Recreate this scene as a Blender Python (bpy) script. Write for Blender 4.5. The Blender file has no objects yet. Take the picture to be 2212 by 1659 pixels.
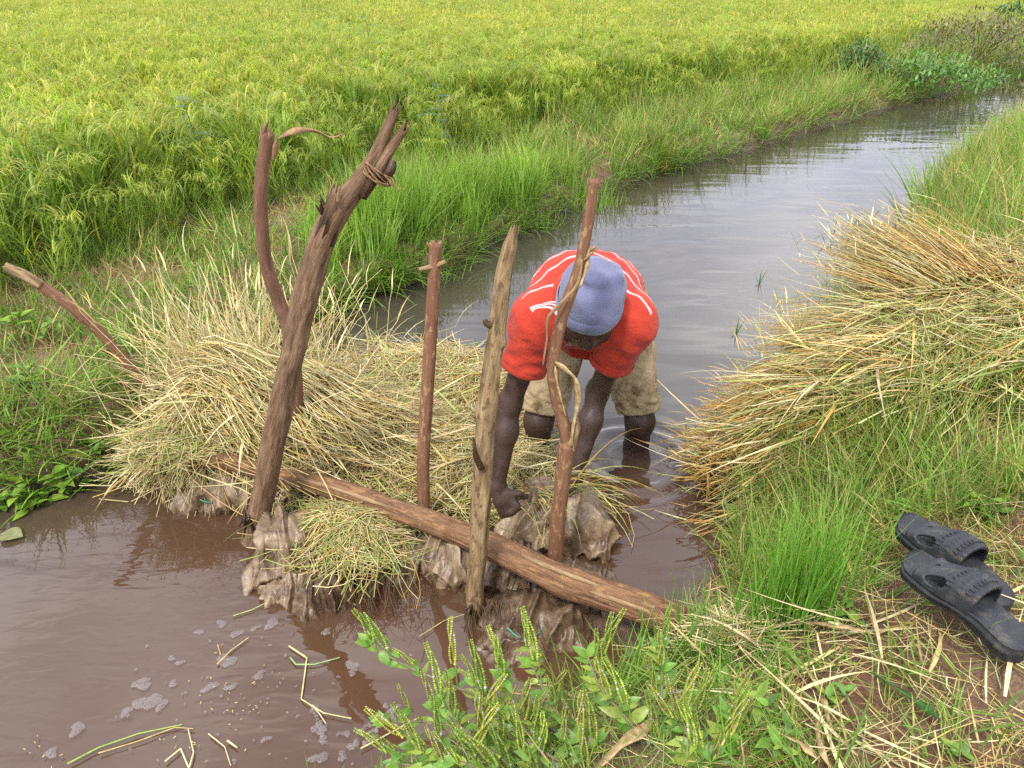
import bpy, math, random
import numpy as np
random.seed(7); rng = np.random.default_rng(7)
scene = bpy.context.scene
# ------------------------------------------------------------------ camera
CAM_H = 1.70; PITCH = math.radians(29.5); FPX = 1600.0      # focal length in units of a 2212 px wide frame
cam_d = bpy.data.cameras.new('camera'); cam = bpy.data.objects.new('camera', cam_d)
scene.collection.objects.link(cam); scene.camera = cam
cam_d.sensor_fit = 'HORIZONTAL'; cam_d.sensor_width = 36; cam_d.lens = 36 * FPX / 2212
cam_d.clip_start = 0.05; cam_d.clip_end = 3000
cam.location = (0, 0, CAM_H); cam.rotation_euler = (math.radians(90) - PITCH, 0, 0)
# ------------------------------------------------------------------ sky and sun
SUN_EL = math.radians(58); SUN_AZ = math.radians(205)        # azimuth measured from +Y towards +X
w = bpy.data.worlds.new('World'); scene.world = w; w.use_nodes = True
nt = w.node_tree; nt.nodes.clear()
out = nt.nodes.new('ShaderNodeOutputWorld'); bg = nt.nodes.new('ShaderNodeBackground')
sky = nt.nodes.new('ShaderNodeTexSky'); sky.sky_type = 'NISHITA'; sky.sun_disc = False
sky.sun_elevation = SUN_EL; sky.sun_rotation = SUN_AZ; sky.dust_density = 2.0
tc = nt.nodes.new('ShaderNodeTexCoord'); mp = nt.nodes.new('ShaderNodeMapping'); mp.inputs['Scale'].default_value = (1.3, 1.3, 3.2)
nz = nt.nodes.new('ShaderNodeTexNoise'); nz.inputs['Scale'].default_value = 2.2; nz.inputs['Detail'].default_value = 2.5; nz.inputs['Roughness'].default_value = .55
rp = nt.nodes.new('ShaderNodeValToRGB'); rp.color_ramp.elements[0].position = .3; rp.color_ramp.elements[1].position = .62
rp.color_ramp.elements[0].color = (.7, .7, .7, 1); rp.color_ramp.elements[1].color = (1, 1, 1, 1)
r2 = nt.nodes.new('ShaderNodeValToRGB'); r2.color_ramp.elements[0].position = .35; r2.color_ramp.elements[1].position = .75
r2.color_ramp.elements[0].color = (6.2, 6.5, 7.6, 1); r2.color_ramp.elements[1].color = (13.5, 13.5, 13.6, 1)
mx = nt.nodes.new('ShaderNodeMix'); mx.data_type = 'RGBA'
L = nt.links.new
L(tc.outputs['Generated'], mp.inputs['Vector']); L(mp.outputs[0], nz.inputs['Vector'])
L(nz.outputs['Fac'], rp.inputs[0]); L(nz.outputs['Fac'], r2.inputs[0])
L(rp.outputs[0], mx.inputs[0]); L(sky.outputs[0], mx.inputs[6]); L(r2.outputs[0], mx.inputs[7])
L(mx.outputs[2], bg.inputs[0]); bg.inputs[1].default_value = 0.125; L(bg.outputs[0], out.inputs[0])
sl = bpy.data.lights.new('sun', 'SUN'); sl.energy = 2.2; sl.angle = math.radians(10); sl.color = (1, .95, .86)
so = bpy.data.objects.new('sun', sl); scene.collection.objects.link(so)
so.rotation_euler = (math.radians(90) - SUN_EL, 0, -SUN_AZ + math.pi)
scene.view_settings.view_transform = 'Standard'; scene.view_settings.look = 'None'
scene.view_settings.exposure = 1.0; scene.view_settings.gamma = 1; scene.view_settings.use_curve_mapping = False
scene.cycles.use_denoising = False; scene.cycles.use_adaptive_sampling = True; scene.cycles.adaptive_threshold = .02; scene.cycles.adaptive_min_samples = 20
scene.cycles.max_bounces = 6; scene.cycles.diffuse_bounces = 3; scene.cycles.glossy_bounces = 3; scene.cycles.transmission_bounces = 3; scene.cycles.transparent_max_bounces = 6
# ------------------------------------------------------------------ small maths
cp, sp = math.cos(PITCH), math.sin(PITCH)
def ray(px, py):
    u = (px - 1106) / FPX; v = (829.5 - py) / FPX
    return np.array((u, cp + v * sp, -sp + v * cp))
def at_z(px, py, z=0.0):
    d = ray(px, py); return np.array((0, 0, CAM_H)) + d * ((z - CAM_H) / d[2])
def at_y(px, py, Y):
    d = ray(px, py); return np.array((0, 0, CAM_H)) + d * (Y / d[1])
_perm = np.random.default_rng(3).permutation(256); _perm = np.concatenate([_perm, _perm, _perm])
_grad = np.random.default_rng(4).normal(size=(256, 3)); _grad /= np.linalg.norm(_grad, axis=1)[:, None]
def noise(p):
    p = np.asarray(p, float); i = np.floor(p).astype(int); f = p - i; i &= 255
    u = f * f * f * (f * (f * 6 - 15) + 10); r = 0
    for dx in (0, 1):
        for dy in (0, 1):
            for dz in (0, 1):
                h = _perm[_perm[_perm[i[:, 0] + dx] + i[:, 1] + dy] + i[:, 2] + dz]
                g = (_grad[h] * (f - (dx, dy, dz))).sum(1)
                r = r + g * (u[:, 0] if dx else 1 - u[:, 0]) * (u[:, 1] if dy else 1 - u[:, 1]) * (u[:, 2] if dz else 1 - u[:, 2])
    return r * 1.5
def fbm(p, o=3):
    p = np.asarray(p, float); return sum(noise(p * 2 ** k + 17.3 * k) / 2 ** k for k in range(o))
def sstep(a, b, x):
    t = np.clip((x - a) / (b - a), 0, 1); return t * t * (3 - 2 * t)
def spline(pts, n):
    pts = np.asarray(pts, float); k = len(pts)
    P = np.vstack([2 * pts[0] - pts[1], pts, 2 * pts[-1] - pts[-2]])
    t = np.linspace(0, k - 1 - 1e-9, n); i = t.astype(int); f = (t - i)[:, None]
    a, b, c, d = P[i], P[i + 1], P[i + 2], P[i + 3]
    return .5 * (2 * b + (c - a) * f + (2 * a - 5 * b + 4 * c - d) * f ** 2 + (3 * b - a - 3 * c + d) * f ** 3)
# ------------------------------------------------------------------ objects
COL = scene.collection
def make_mesh(name, v, f, m, cols=None, attrs=None, smooth=True):
    me = bpy.data.meshes.new(name); v = np.ascontiguousarray(v, dtype=np.float32)
    if isinstance(f, np.ndarray) and f.ndim == 2:
        k = f.shape[1]; me.vertices.add(len(v)); me.vertices.foreach_set('co', v.ravel())
        me.loops.add(f.size); me.loops.foreach_set('vertex_index', f.ravel().astype(np.int32))
        me.polygons.add(len(f)); me.polygons.foreach_set('loop_start', np.arange(0, f.size, k, dtype=np.int32))
        me.update(calc_edges=True); me.validate()
    else:
        me.from_pydata([tuple(x) for x in v.tolist()], [], [tuple(int(i) for i in x) for x in f]); me.update()
    if smooth: me.polygons.foreach_set('use_smooth', np.ones(len(me.polygons), bool))
    if cols is not None:
        a = me.attributes.new('col', 'FLOAT_COLOR', 'POINT'); c = np.ones((len(v), 4), np.float32); c[:, :3] = cols
        a.data.foreach_set('color', c.ravel())
    for an, av in (attrs or {}).items():
        av = np.ascontiguousarray(av, dtype=np.float32)
        if av.ndim == 2:
            a = me.attributes.new(an, 'FLOAT_VECTOR', 'POINT'); a.data.foreach_set('vector', av.ravel())
        else:
            a = me.attributes.new(an, 'FLOAT', 'POINT'); a.data.foreach_set('value', av)
    if m: me.materials.append(m)
    return me
def tag(o, label=None, cat=None, group=None, kind=None):
    if label: o['label'] = label
    if cat: o['category'] = cat
    if group: o['group'] = group
    if kind: o['kind'] = kind
    return o
def obj(name, me, parent=None, link=True):
    o = bpy.data.objects.new(name, me)
    if link: COL.objects.link(o)
    if parent: o.parent = parent
    return o
def empty(name, loc):
    o = bpy.data.objects.new(name, None); COL.objects.link(o); o.location = loc; o.empty_display_size = .05
    return o
def part(name, v, f, m, root=None, **k):
    v = np.asarray(v, float)
    if root is not None: v = v - np.array(root.location)
    return obj(name, make_mesh(name, v, f, m, **k), root)
def grand(name, v, f, m, root, parent, **k):      # sub-part: parent sits at the root's origin
    return obj(name, make_mesh(name, np.asarray(v, float) - np.array(root.location), f, m, **k), parent)
class Acc:
    def __init__(s): s.v, s.f, s.c, s.n = [], [], [], 0
    def add(s, v, f, c=None):
        s.v.append(v); s.f.append(np.asarray(f) + s.n); s.n += len(v)
        if c is not None: s.c.append(np.broadcast_to(c, (len(v), 3)))
    def get(s):
        k = {x.shape[1] for x in s.f}
        if len(k) > 1: fs = [tuple(r) for x in s.f for r in x]
        else: fs = np.vstack(s.f)
        return np.vstack(s.v), fs, (np.vstack(s.c) if s.c else None)
# ------------------------------------------------------------------ geometry makers
def blades(base, az, lean, bend, length, width, seg=5, cols=(.1, .2, .03), tipcol=None, side=0.0, wp=None):
    """arching grass blades as tapered strips, all at once"""
    N = len(base); s = np.linspace(0, 1, seg + 1)
    az, lean, bend, length, width, side = (np.broadcast_to(np.asarray(x, float), (N,)) for x in (az, lean, bend, length, width, side))
    th = lean[:, None] + bend[:, None] * (s[None] ** 1.4)
    azz = az[:, None] + side[:, None] * s[None]
    d = np.stack([np.sin(th) * np.cos(azz), np.sin(th) * np.sin(azz), np.cos(th)], -1)
    step = (d[:, :-1] + d[:, 1:]) / 2 * (length / seg)[:, None, None]
    p = np.concatenate([np.zeros((N, 1, 3)), np.cumsum(step, 1)], 1) + base[:, None]
    wd = np.stack([-np.sin(azz), np.cos(azz), np.zeros_like(azz)], -1)
    if wp is None: wp = np.clip((1 - s) * 1.6, .06, 1) * np.clip(.55 + s * 2, 0, 1)
    W = wd * (width[:, None] * wp[None])[..., None] * .5
    v = np.stack([p - W, p + W], 2).reshape(-1, 3)
    b = (np.arange(N) * (seg + 1) * 2)[:, None]; k = np.arange(seg)[None] * 2
    q = b + k; f = np.stack([q, q + 1, q + 3, q + 2], -1).reshape(-1, 4)
    c = np.broadcast_to(np.asarray(cols, float), (N, 3))
    if tipcol is not None:
        tc_ = np.broadcast_to(np.asarray(tipcol, float), (N, 3)); m_ = (s ** 2)[None, :, None]
        c = c[:, None] * (1 - m_) + tc_[:, None] * m_
    else: c = np.repeat(c[:, None], seg + 1, 1)
    c = np.repeat(c[:, :, None], 2, 2).reshape(-1, 3)
    return v, f, c
def tubes(paths, rad, cols, sides=3, taper=.7):
    """thin strands: paths (N,K,3)"""
    N, K, _ = paths.shape; t = np.gradient(paths, axis=1); t /= np.linalg.norm(t, axis=2, keepdims=True) + 1e-9
    ref = np.array((.31, .17, .93)); a = np.cross(t, ref); a /= np.linalg.norm(a, axis=2, keepdims=True) + 1e-9; b = np.cross(t, a)
    r = np.broadcast_to(np.asarray(rad, float), (N,))[:, None] * np.linspace(1, taper, K)[None]
    an = np.arange(sides) / sides * 2 * math.pi
    v = paths[:, :, None] + r[:, :, None, None] * (a[:, :, None] * np.cos(an)[None, None, :, None] + b[:, :, None] * np.sin(an)[None, None, :, None])
    base = (np.arange(N) * K * sides)[:, None, None]; k = (np.arange(K - 1) * sides)[None, :, None]; j = np.arange(sides)[None, None]; j2 = (j + 1) % sides
    f = np.stack([base + k + j, base + k + j2, base + k + sides + j2, base + k + sides + j], -1).reshape(-1, 4)
    c = np.repeat(np.broadcast_to(np.asarray(cols, float), (N, 3)), K * sides, 0)
    return v.reshape(-1, 3), f, c
def limb(path, radii, n=60, sides=22, rough=.06, groove=.05, seed=0, ragged=.0, lumps=()):
    """a branch: swept ring with grooved bark, ragged broken end; returns verts, faces, tuv"""
    c = spline(path, n); m = len(radii); r = np.interp(np.linspace(0, 1, n), np.linspace(0, 1, m), radii)
    t = np.gradient(c, axis=0); t /= np.linalg.norm(t, axis=1)[:, None]
    a = np.cross(t[0], (0.0, 1.0, 0.2)); a /= np.linalg.norm(a); A = [a]
    for i in range(1, n):
        a = A[-1] - t[i] * (A[-1] @ t[i]); A.append(a / np.linalg.norm(a))
    A = np.array(A); B = np.cross(t, A); s = np.concatenate([[0], np.cumsum(np.linalg.norm(np.diff(c, axis=0), axis=1))])
    an = np.arange(sides) / sides * 2 * math.pi; R0 = float(np.mean(radii))
    ca, sa = np.cos(an), np.sin(an)
    tuv = np.stack([np.broadcast_to(ca * R0, (n, sides)), np.broadcast_to(sa * R0, (n, sides)), np.repeat(s[:, None], sides, 1)], -1).reshape(-1, 3)
    q = tuv / R0; q[:, 2] = tuv[:, 2]
    d = 1 + rough * 2 * fbm(np.c_[q[:, :2] * .7, q[:, 2] * 7] + seed * 9.1, 3) + groove * fbm(np.c_[q[:, :2] * 3.2, q[:, 2] * 3] + seed * 5.3, 2)
    d = d.reshape(n, sides)
    for (pos, ang, amp, wid) in lumps:
        da = np.angle(np.exp(1j * (an - ang)))
        d = d + amp * np.exp(-((s[:, None] - pos * s[-1]) / wid) ** 2 - (da[None] / .7) ** 2)
    v = c[:, None] + (r[:, None] * d)[..., None] * (A[:, None] * ca[None, :, None] + B[:, None] * sa[None, :, None])
    if ragged:
        k = max(2, int(n * .05)); jit = (np.random.default_rng(seed).random(sides) - .2) * ragged
        for i in range(k): v[n - k + i] += t[-1][None] * (jit * ((i + 1) / k))[:, None]
    v = v.reshape(-1, 3); f = []
    for i in range(n - 1):
        for j in range(sides):
            j2 = (j + 1) % sides; f.append((i * sides + j, i * sides + j2, (i + 1) * sides + j2, (i + 1) * sides + j))
    f = np.array(f); e0 = len(v); cc = c[-1] - t[-1] * (ragged * .5)
    v = np.vstack([v, cc[None], c[:1]]); tuv = np.vstack([tuv, [[0, 0, s[-1]]], [[0, 0, 0]]])
    base = (n - 1) * sides
    tri = [(base + j, base + (j + 1) % sides, e0, e0) for j in range(sides)] + [((j + 1) % sides, j, e0 + 1, e0 + 1) for j in range(sides)]
    fs = [tuple(x) for x in f] + [x[:3] for x in tri]
    return v, fs, tuv
def ribbon(path, width, n=24, twist=1.5, seed=0, thick=.0012):
    c = spline(path, n); t = np.gradient(c, axis=0); t /= np.linalg.norm(t, axis=1)[:, None]
    a = np.cross(t, (.2, .9, .3)); a /= np.linalg.norm(a, axis=1)[:, None]; b = np.cross(t, a)
    ph = np.linspace(0, twist, n)[:, None]; u = a * np.cos(ph) + b * np.sin(ph); w_ = np.cross(t, u)
    s = np.linspace(0, 1, n); wd = width * np.clip(np.minimum(s * 5 + .4, (1 - s) * 4 + .1), 0, 1) * (1 + .3 * np.sin(s * 17 + seed))
    v = np.concatenate([np.stack([c - u * wd[:, None] / 2 + w_ * thick, c + w_ * wd[:, None] * .12 + w_ * thick, c + u * wd[:, None] / 2 + w_ * thick,
                                  c + u * wd[:, None] / 2 - w_ * thick, c + w_ * wd[:, None] * .12 - w_ * thick, c - u * wd[:, None] / 2 - w_ * thick], 1)]).reshape(-1, 3)
    f = []
    for i in range(n - 1):
        for j in range(6):
            j2 = (j + 1) % 6; f.append((i * 6 + j, i * 6 + j2, i * 6 + 6 + j2, i * 6 + 6 + j))
    return v, np.array(f)
def leaf_mesh(L_=1.0, W=.45, fold=.12, droop=.2, tipk=1.4, n=6):
    """one ovate leaf along +X, length L_"""
    s = np.linspace(0, 1, n + 1); wd = W * .5 * (np.sin(np.pi * s ** .75) ** .9) * (1 - s ** 4 * .3); wd[-1] = .002; wd[0] = .012
    z = -droop * s ** 2; v = []
    for i in range(n + 1): v += [(s[i] * L_, -wd[i], z[i] + fold * wd[i] * 2), (s[i] * L_, 0, z[i]), (s[i] * L_, wd[i], z[i] + fold * wd[i] * 2)]
    f = []
    for i in range(n):
        for j in (0, 1): f.append((i * 3 + j, i * 3 + 3 + j, i * 3 + 4 + j, i * 3 + 1 + j))
    return np.array(v, float), np.array(f)
# --- signed distance figure modelling
class Field:
    def __init__(s, lo, hi, h):
        s.lo = np.array(lo, float); s.h = h; s.n = np.ceil((np.array(hi) - lo) / h).astype(int) + 1
        s.f = np.full(s.n, .2, np.float32)
    def sub(s, lo, hi):
        a = np.clip(np.floor((lo - s.lo) / s.h).astype(int), 0, s.n - 1); b = np.clip(np.ceil((hi - s.lo) / s.h).astype(int) + 1, 1, s.n)
        sl_ = tuple(slice(i, j) for i, j in zip(a, b))
        g = np.meshgrid(*[s.lo[k] + s.h * np.arange(a[k], b[k]) for k in range(3)], indexing='ij')
        return sl_, np.stack(g, -1)
    def blend(s, sl_, d, k, op='add'):
        o = s.f[sl_]
        if op == 'sub': d = -d; o2 = -o
        else: o2 = o
        if op == 'sub':     # max(o,-d0)
            if k > 0: hh = np.clip(.5 + .5 * (o - d) / k, 0, 1); r = d * (1 - hh) + o * hh + k * hh * (1 - hh)
            else: r = np.maximum(o, d)
        else:
            if k > 0: hh = np.clip(.5 + .5 * (d - o) / k, 0, 1); r = d * (1 - hh) + o * hh - k * hh * (1 - hh)
            else: r = np.minimum(o, d)
        s.f[sl_] = r
    def cap(s, a, b, ra, rb, k=.02, op='add', sq=None):
        a = np.array(a, float); b = np.array(b, float); R = max(ra, rb) + k + .03
        sl_, p = s.sub(np.minimum(a, b) - R, np.maximum(a, b) + R)
        ab = b - a; t = np.clip(((p - a) @ ab) / (ab @ ab), 0, 1); q = p - (a + t[..., None] * ab)
        if sq is not None:      # squash along a direction: the section becomes an ellipse
            dr = np.array(sq[0], float); dr /= np.linalg.norm(dr); q = q + dr * ((q @ dr) * (sq[1] - 1))[..., None]
        s.blend(sl_, (np.linalg.norm(q, axis=-1) - (ra + (rb - ra) * t)).astype(np.float32), k, op)
    def ell(s, c, r, axes=None, k=.02, op='add'):
        c = np.array(c, float); r = np.array(r, float); R = r.max() + k + .03
        sl_, p = s.sub(c - R, c + R); q = p - c
        if axes is not None: q = q @ np.array(axes, float).T
        k0 = np.linalg.norm(q / r, axis=-1); k1 = np.linalg.norm(q / r ** 2, axis=-1) + 1e-9
        s.blend(sl_, (k0 * (k0 - 1) / k1).astype(np.float32), k, op)
    def cut(s, pt, nrm, lo=None, hi=None):      # remove the side the normal points to (inside a box)
        lo = s.lo if lo is None else np.array(lo); hi = s.lo + s.h * s.n if hi is None else np.array(hi)
        sl_, p = s.sub(lo, hi); nrm = np.array(nrm, float); nrm /= np.linalg.norm(nrm)
        s.f[sl_] = np.maximum(s.f[sl_], ((p - np.array(pt)) @ nrm).astype(np.float32))
    def pts(s):
        g = np.meshgrid(*[s.lo[k] + s.h * np.arange(s.n[k]) for k in range(3)], indexing='ij'); return np.stack(g, -1)
    def wrinkle(s, fn, band=.03):
        m = np.abs(s.f) < band; ix = np.argwhere(m); s.f[m] += fn(s.lo + ix * s.h).astype(np.float32)
    def mesh(s, relax=1):
        f = s.f; g = f < 0; c = np.zeros(np.array(f.shape) - 1, np.int8)
        for dx in (0, 1):
            for dy in (0, 1):
                for dz in (0, 1): c += g[dx:f.shape[0] - 1 + dx, dy:f.shape[1] - 1 + dy, dz:f.shape[2] - 1 + dz]
        cells = np.argwhere((c > 0) & (c < 8)); idx = np.full(c.shape, -1, np.int64); idx[tuple(cells.T)] = np.arange(len(cells))
        acc = np.zeros((len(cells), 3)); cnt = np.zeros(len(cells))
        for ax in range(3):
            for o1 in (0, 1):
                for o2 in (0, 1):
                    off = np.zeros(3, int); oth = [k for k in range(3) if k != ax]; off[oth[0]] = o1; off[oth[1]] = o2
                    p0 = cells + off; e = np.zeros(3, int); e[ax] = 1; p1 = p0 + e
                    v0 = f[tuple(p0.T)]; v1 = f[tuple(p1.T)]; m = (v0 < 0) != (v1 < 0); t = np.where(m, v0 / (v0 - v1 + 1e-12), 0)
                    acc[m] += (p0 + e * t[:, None])[m] ; cnt[m] += 1
        v = s.lo + s.h * acc / cnt[:, None]; quads = []
        for ax in range(3):
            sl0 = [slice(None)] * 3; sl1 = [slice(None)] * 3; sl0[ax] = slice(0, -1); sl1[ax] = slice(1, None)
            ch = g[tuple(sl0)] != g[tuple(sl1)]; ed = np.argwhere(ch); a1, a2 = (ax + 1) % 3, (ax + 2) % 3
            ok = (ed[:, a1] > 0) & (ed[:, a2] > 0) & (ed[:, a1] < f.shape[a1] - 1) & (ed[:, a2] < f.shape[a2] - 1); ed = ed[ok]
            e1 = np.zeros(3, int); e1[a1] = 1; e2 = np.zeros(3, int); e2[a2] = 1
            q = np.stack([idx[tuple((ed - e1 - e2).T)], idx[tuple((ed - e2).T)], idx[tuple(ed.T)], idx[tuple((ed - e1).T)]], 1)
            ins = g[tuple(ed.T)]; q[~ins] = q[~ins][:, ::-1]; quads.append(q)
        q = np.vstack(quads)
        for _ in range(relax):      # one pass of smoothing
            e = np.vstack([q[:, [0, 1]], q[:, [1, 2]], q[:, [2, 3]], q[:, [3, 0]]])
            sm = np.zeros_like(v); n_ = np.zeros(len(v))
            for k in range(3): sm[:, k] = np.bincount(e[:, 0], v[e[:, 1], k], len(v)) + np.bincount(e[:, 1], v[e[:, 0], k], len(v))
            n_ = np.bincount(e[:, 0], minlength=len(v)) + np.bincount(e[:, 1], minlength=len(v))
            v = v * .5 + .5 * sm / n_[:, None]
        return v, q
# ------------------------------------------------------------------ materials
class M:
    def __init__(s, name):
        s.m = bpy.data.materials.new(name); s.m.use_nodes = True; s.t = s.m.node_tree; s.t.nodes.clear()
        s.out = s.n('ShaderNodeOutputMaterial')
    def n(s, typ, **kw):
        x = s.t.nodes.new(typ)
        for k, v in kw.items():
            if k in x.inputs.keys(): x.inputs[k].default_value = v
            else: setattr(x, k, v)
        return x
    def l(s, a, b): s.t.links.new(a, b); return s
    def attr(s, name, o='Color'): return s.n('ShaderNodeAttribute', attribute_name=name).outputs[o]
    def mapped(s, vec, scale):
        x = s.n('ShaderNodeMapping'); x.inputs['Scale'].default_value = scale; s.l(vec, x.inputs['Vector']); return x.outputs[0]
    def noise(s, vec, scale, detail=4, rough=.55, o='Fac', dist=0):
        x = s.n('ShaderNodeTexNoise'); x.inputs['Scale'].default_value = scale; x.inputs['Detail'].default_value = detail
        x.inputs['Roughness'].default_value = rough; x.inputs['Distortion'].default_value = dist
        if vec is not None: s.l(vec, x.inputs['Vector'])
        return x.outputs[o]
    def ramp(s, fac, stops):
        x = s.n('ShaderNodeValToRGB'); cr = x.color_ramp
        while len(cr.elements) < len(stops): cr.elements.new(.5)
        for e, (p, c) in zip(cr.elements, stops): e.position = p; e.color = (*c, 1) if len(c) == 3 else c
        s.l(fac, x.inputs[0]); return x.outputs[0]
    def mix(s, fac, a, b, mode='MIX'):
        x = s.n('ShaderNodeMix', data_type='RGBA', blend_type=mode)
        for v, i in ((fac, 0), (a, 6), (b, 7)):
            if hasattr(v, 'is_linked') or hasattr(v, 'links'): s.l(v, x.inputs[i])
            else: x.inputs[i].default_value = v if i == 0 else (*v, 1)
        return x.outputs[2]
    def math(s, op, a, b=0.0, clamp=False):
        x = s.n('ShaderNodeMath', operation=op, use_clamp=clamp)
        for v, i in ((a, 0), (b, 1)):
            if hasattr(v, 'links'): s.l(v, x.inputs[i])
            else: x.inputs[i].default_value = v
        return x.outputs[0]
    def bump(s, h, strength=.5, dist=.01, nrm=None):
        x = s.n('ShaderNodeBump'); x.inputs['Strength'].default_value = strength; x.inputs['Distance'].default_value = dist
        s.l(h, x.inputs['Height'])
        if nrm is not None: s.l(nrm, x.inputs['Normal'])
        return x.outputs[0]
    def bsdf(s, col, rough=.6, spec=.4, nrm=None, **kw):
        x = s.n('ShaderNodeBsdfPrincipled')
        for v, k in ((col, 'Base Color'), (rough, 'Roughness'), (spec, 'Specular IOR Level')):
            if hasattr(v, 'links'): s.l(v, x.inputs[k])
            else: x.inputs[k].default_value = (*v, 1) if k == 'Base Color' else v
        for k, v in kw.items(): x.inputs[k.replace('_', ' ')].default_value = v
        if nrm is not None: s.l(nrm, x.inputs['Normal'])
        return x.outputs[0]
    def done(s, sh): s.l(sh, s.out.inputs[0]); return s.m
    def pos(s): return s.n('ShaderNodeNewGeometry').outputs['Position']
    def objc(s): return s.n('ShaderNodeTexCoord').outputs['Object']
def foliage(name, transl=.35, rough=.45, spec=.35, patch=None, vary=.35, hue=.0):
    """leaf colour from the 'col' attribute, varied per plant; patch = (colour, scale, amount) tints whole areas"""
    m = M(name); c = m.attr('col'); rnd = m.n('ShaderNodeObjectInfo').outputs['Random']
    k = m.ramp(rnd, [(0, (1 - vary, 1 - vary, 1 - vary)), (1, (1 + vary, 1 + vary * .8, 1 + vary * .5))])
    c = m.mix(1.0, c, k, 'MULTIPLY')
    if patch:
        f = m.noise(m.pos(), patch[1], 3); f = m.ramp(f, [(.38, (0, 0, 0)), (.62, (1, 1, 1))]); f = m.math('MULTIPLY', f, patch[2])
        c = m.mix(f, c, patch[0], 'MULTIPLY')
    fine = m.noise(m.pos(), 60, 2); fine = m.ramp(fine, [(.3, (.75, .75, .7)), (.7, (1.2, 1.2, 1.15))]); c = m.mix(1.0, c, fine, 'MULTIPLY')
    p = m.bsdf(c, rough, spec); t = m.n('ShaderNodeBsdfTranslucent'); ct = m.mix(1.0, c, (1.15, 1.22, .6), 'MULTIPLY'); m.l(ct, t.inputs['Color'])
    x = m.n('ShaderNodeMixShader'); x.inputs[0].default_value = transl; m.l(p, x.inputs[1]); m.l(t.outputs[0], x.inputs[2])
    return m.done(x.outputs[0])
M_RICE = foliage('rice_leaf', .5, .5, .25, patch=((1.15, 1.04, .9), .35, .8), vary=.12)
M_GRASS = foliage('grass_blade', .35, .45, .3, vary=.3)
M_STRAW = foliage('straw', .12, .5, .3, vary=0)
M_LEAF = foliage('leaf', .3, .38, .4, vary=.25)
# soil
m = M('soil'); P_ = m.pos(); n1 = m.noise(P_, 2.3, 5); n2 = m.noise(P_, 28, 6, .65); n3 = m.noise(P_, 140, 3)
c = m.ramp(n2, [(.3, (.055, .026, .014)), (.5, (.115, .056, .03)), (.72, (.2, .115, .068))])
c = m.mix(m.ramp(n1, [(.4, (0, 0, 0)), (.65, (1, 1, 1))]), c, m.ramp(n3, [(.3, (.1, .06, .035)), (.7, (.22, .15, .095))]))
sz = m.n('ShaderNodeSeparateXYZ'); m.l(P_, sz.inputs[0]); wet = m.math('ADD', sz.outputs[2], m.math('MULTIPLY', n2, .12))
wet = m.ramp(wet, [(.07, (.42, .40, .38)), (.19, (1, 1, 1))]); c = m.mix(1.0, c, wet, 'MULTIPLY')
rg = m.ramp(wet, [(.42, (.35, .35, .35)), (.95, (.9, .9, .9))])
h = m.math('ADD', m.math('MULTIPLY', n2, .8), m.math('MULTIPLY', n3, .3))
M_SOIL = m.done(m.bsdf(c, rg, .35, m.bump(h, .9, .02)))
# water: murky, sky-reflecting, slightly see-through
m = M('muddy_water'); P_ = m.pos()
f1 = m.noise(m.mapped(P_, (1, 1, 1)), .9, 3); silt = m.ramp(f1, [(.35, (.050, .041, .034)), (.65, (.064, .049, .038))])
mp1 = m.n('ShaderNodeMapping'); m.l(P_, mp1.inputs['Vector']); mp1.inputs['Rotation'].default_value = (0, 0, math.radians(-38)); mp1.inputs['Scale'].default_value = (1.0, 3.2, 1)
w1 = m.noise(mp1.outputs[0], 1.5, 1, .45, dist=.5); w2 = m.noise(mp1.outputs[0], 7.5, 1.5, .5, dist=.7); w3 = m.noise(mp1.outputs[0], 26, 1, .5)
sdist = m.n('ShaderNodeVectorMath', operation='DISTANCE'); m.l(P_, sdist.inputs[0]); sdist.inputs[1].default_value = (-.3, 1.3, 0); silt = m.mix(m.ramp(m.math('MULTIPLY', m.math('ADD', sdist.outputs['Value'], m.math('MULTIPLY', f1, .5)), .4), [(.2, (.95, .95, .95)), (.55, (.75, .75, .75)), (.85, (.0, .0, .0))]), silt, (.085, .043, .023))
rough_patch = m.ramp(m.noise(P_, .8, 2), [(.46, (0.03, .03, .03)), (.66, (1, 1, 1))])
ds = m.n('ShaderNodeVectorMath', operation='DISTANCE'); m.l(P_, ds.inputs[0]); ds.inputs[1].default_value = (-1.3, 1.3, 0); rough_patch = m.math('MAXIMUM', rough_patch, m.ramp(ds.outputs['Value'], [(.5, (.8, .8, .8)), (1.0, (0, 0, 0))]))
h = m.math('ADD', m.math('MULTIPLY', w1, .8), m.math('MULTIPLY', m.math('MULTIPLY', w2, rough_patch), .26)); h = m.math('ADD', h, m.math('MULTIPLY', m.math('MULTIPLY', w3, rough_patch), .03))
nb = m.bump(h, .34, .024)
d = m.n('ShaderNodeBsdfDiffuse'); m.l(silt, d.inputs[0]); tr = m.n('ShaderNodeBsdfTransparent'); tr.inputs[0].default_value = (.75, .5, .32, 1)
g = m.n('ShaderNodeBsdfGlossy'); g.inputs['Roughness'].default_value = .015; g.inputs['Color'].default_value = (1, 1, 1, 1); m.l(nb, g.inputs['Normal'])
x1 = m.n('ShaderNodeMixShader'); x1.inputs[0].default_value = .22; m.l(d.outputs[0], x1.inputs[1]); m.l(tr.outputs[0], x1.inputs[2])
fr = m.n('ShaderNodeFresnel'); fr.inputs[0].default_value = 1.54; m.l(nb, fr.inputs['Normal'])
x2 = m.n('ShaderNodeMixShader'); m.l(fr.outputs[0], x2.inputs[0]); m.l(x1.outputs[0], x2.inputs[1]); m.l(g.outputs[0], x2.inputs[2])
M_WATER = m.done(x2.outputs[0])
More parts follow.
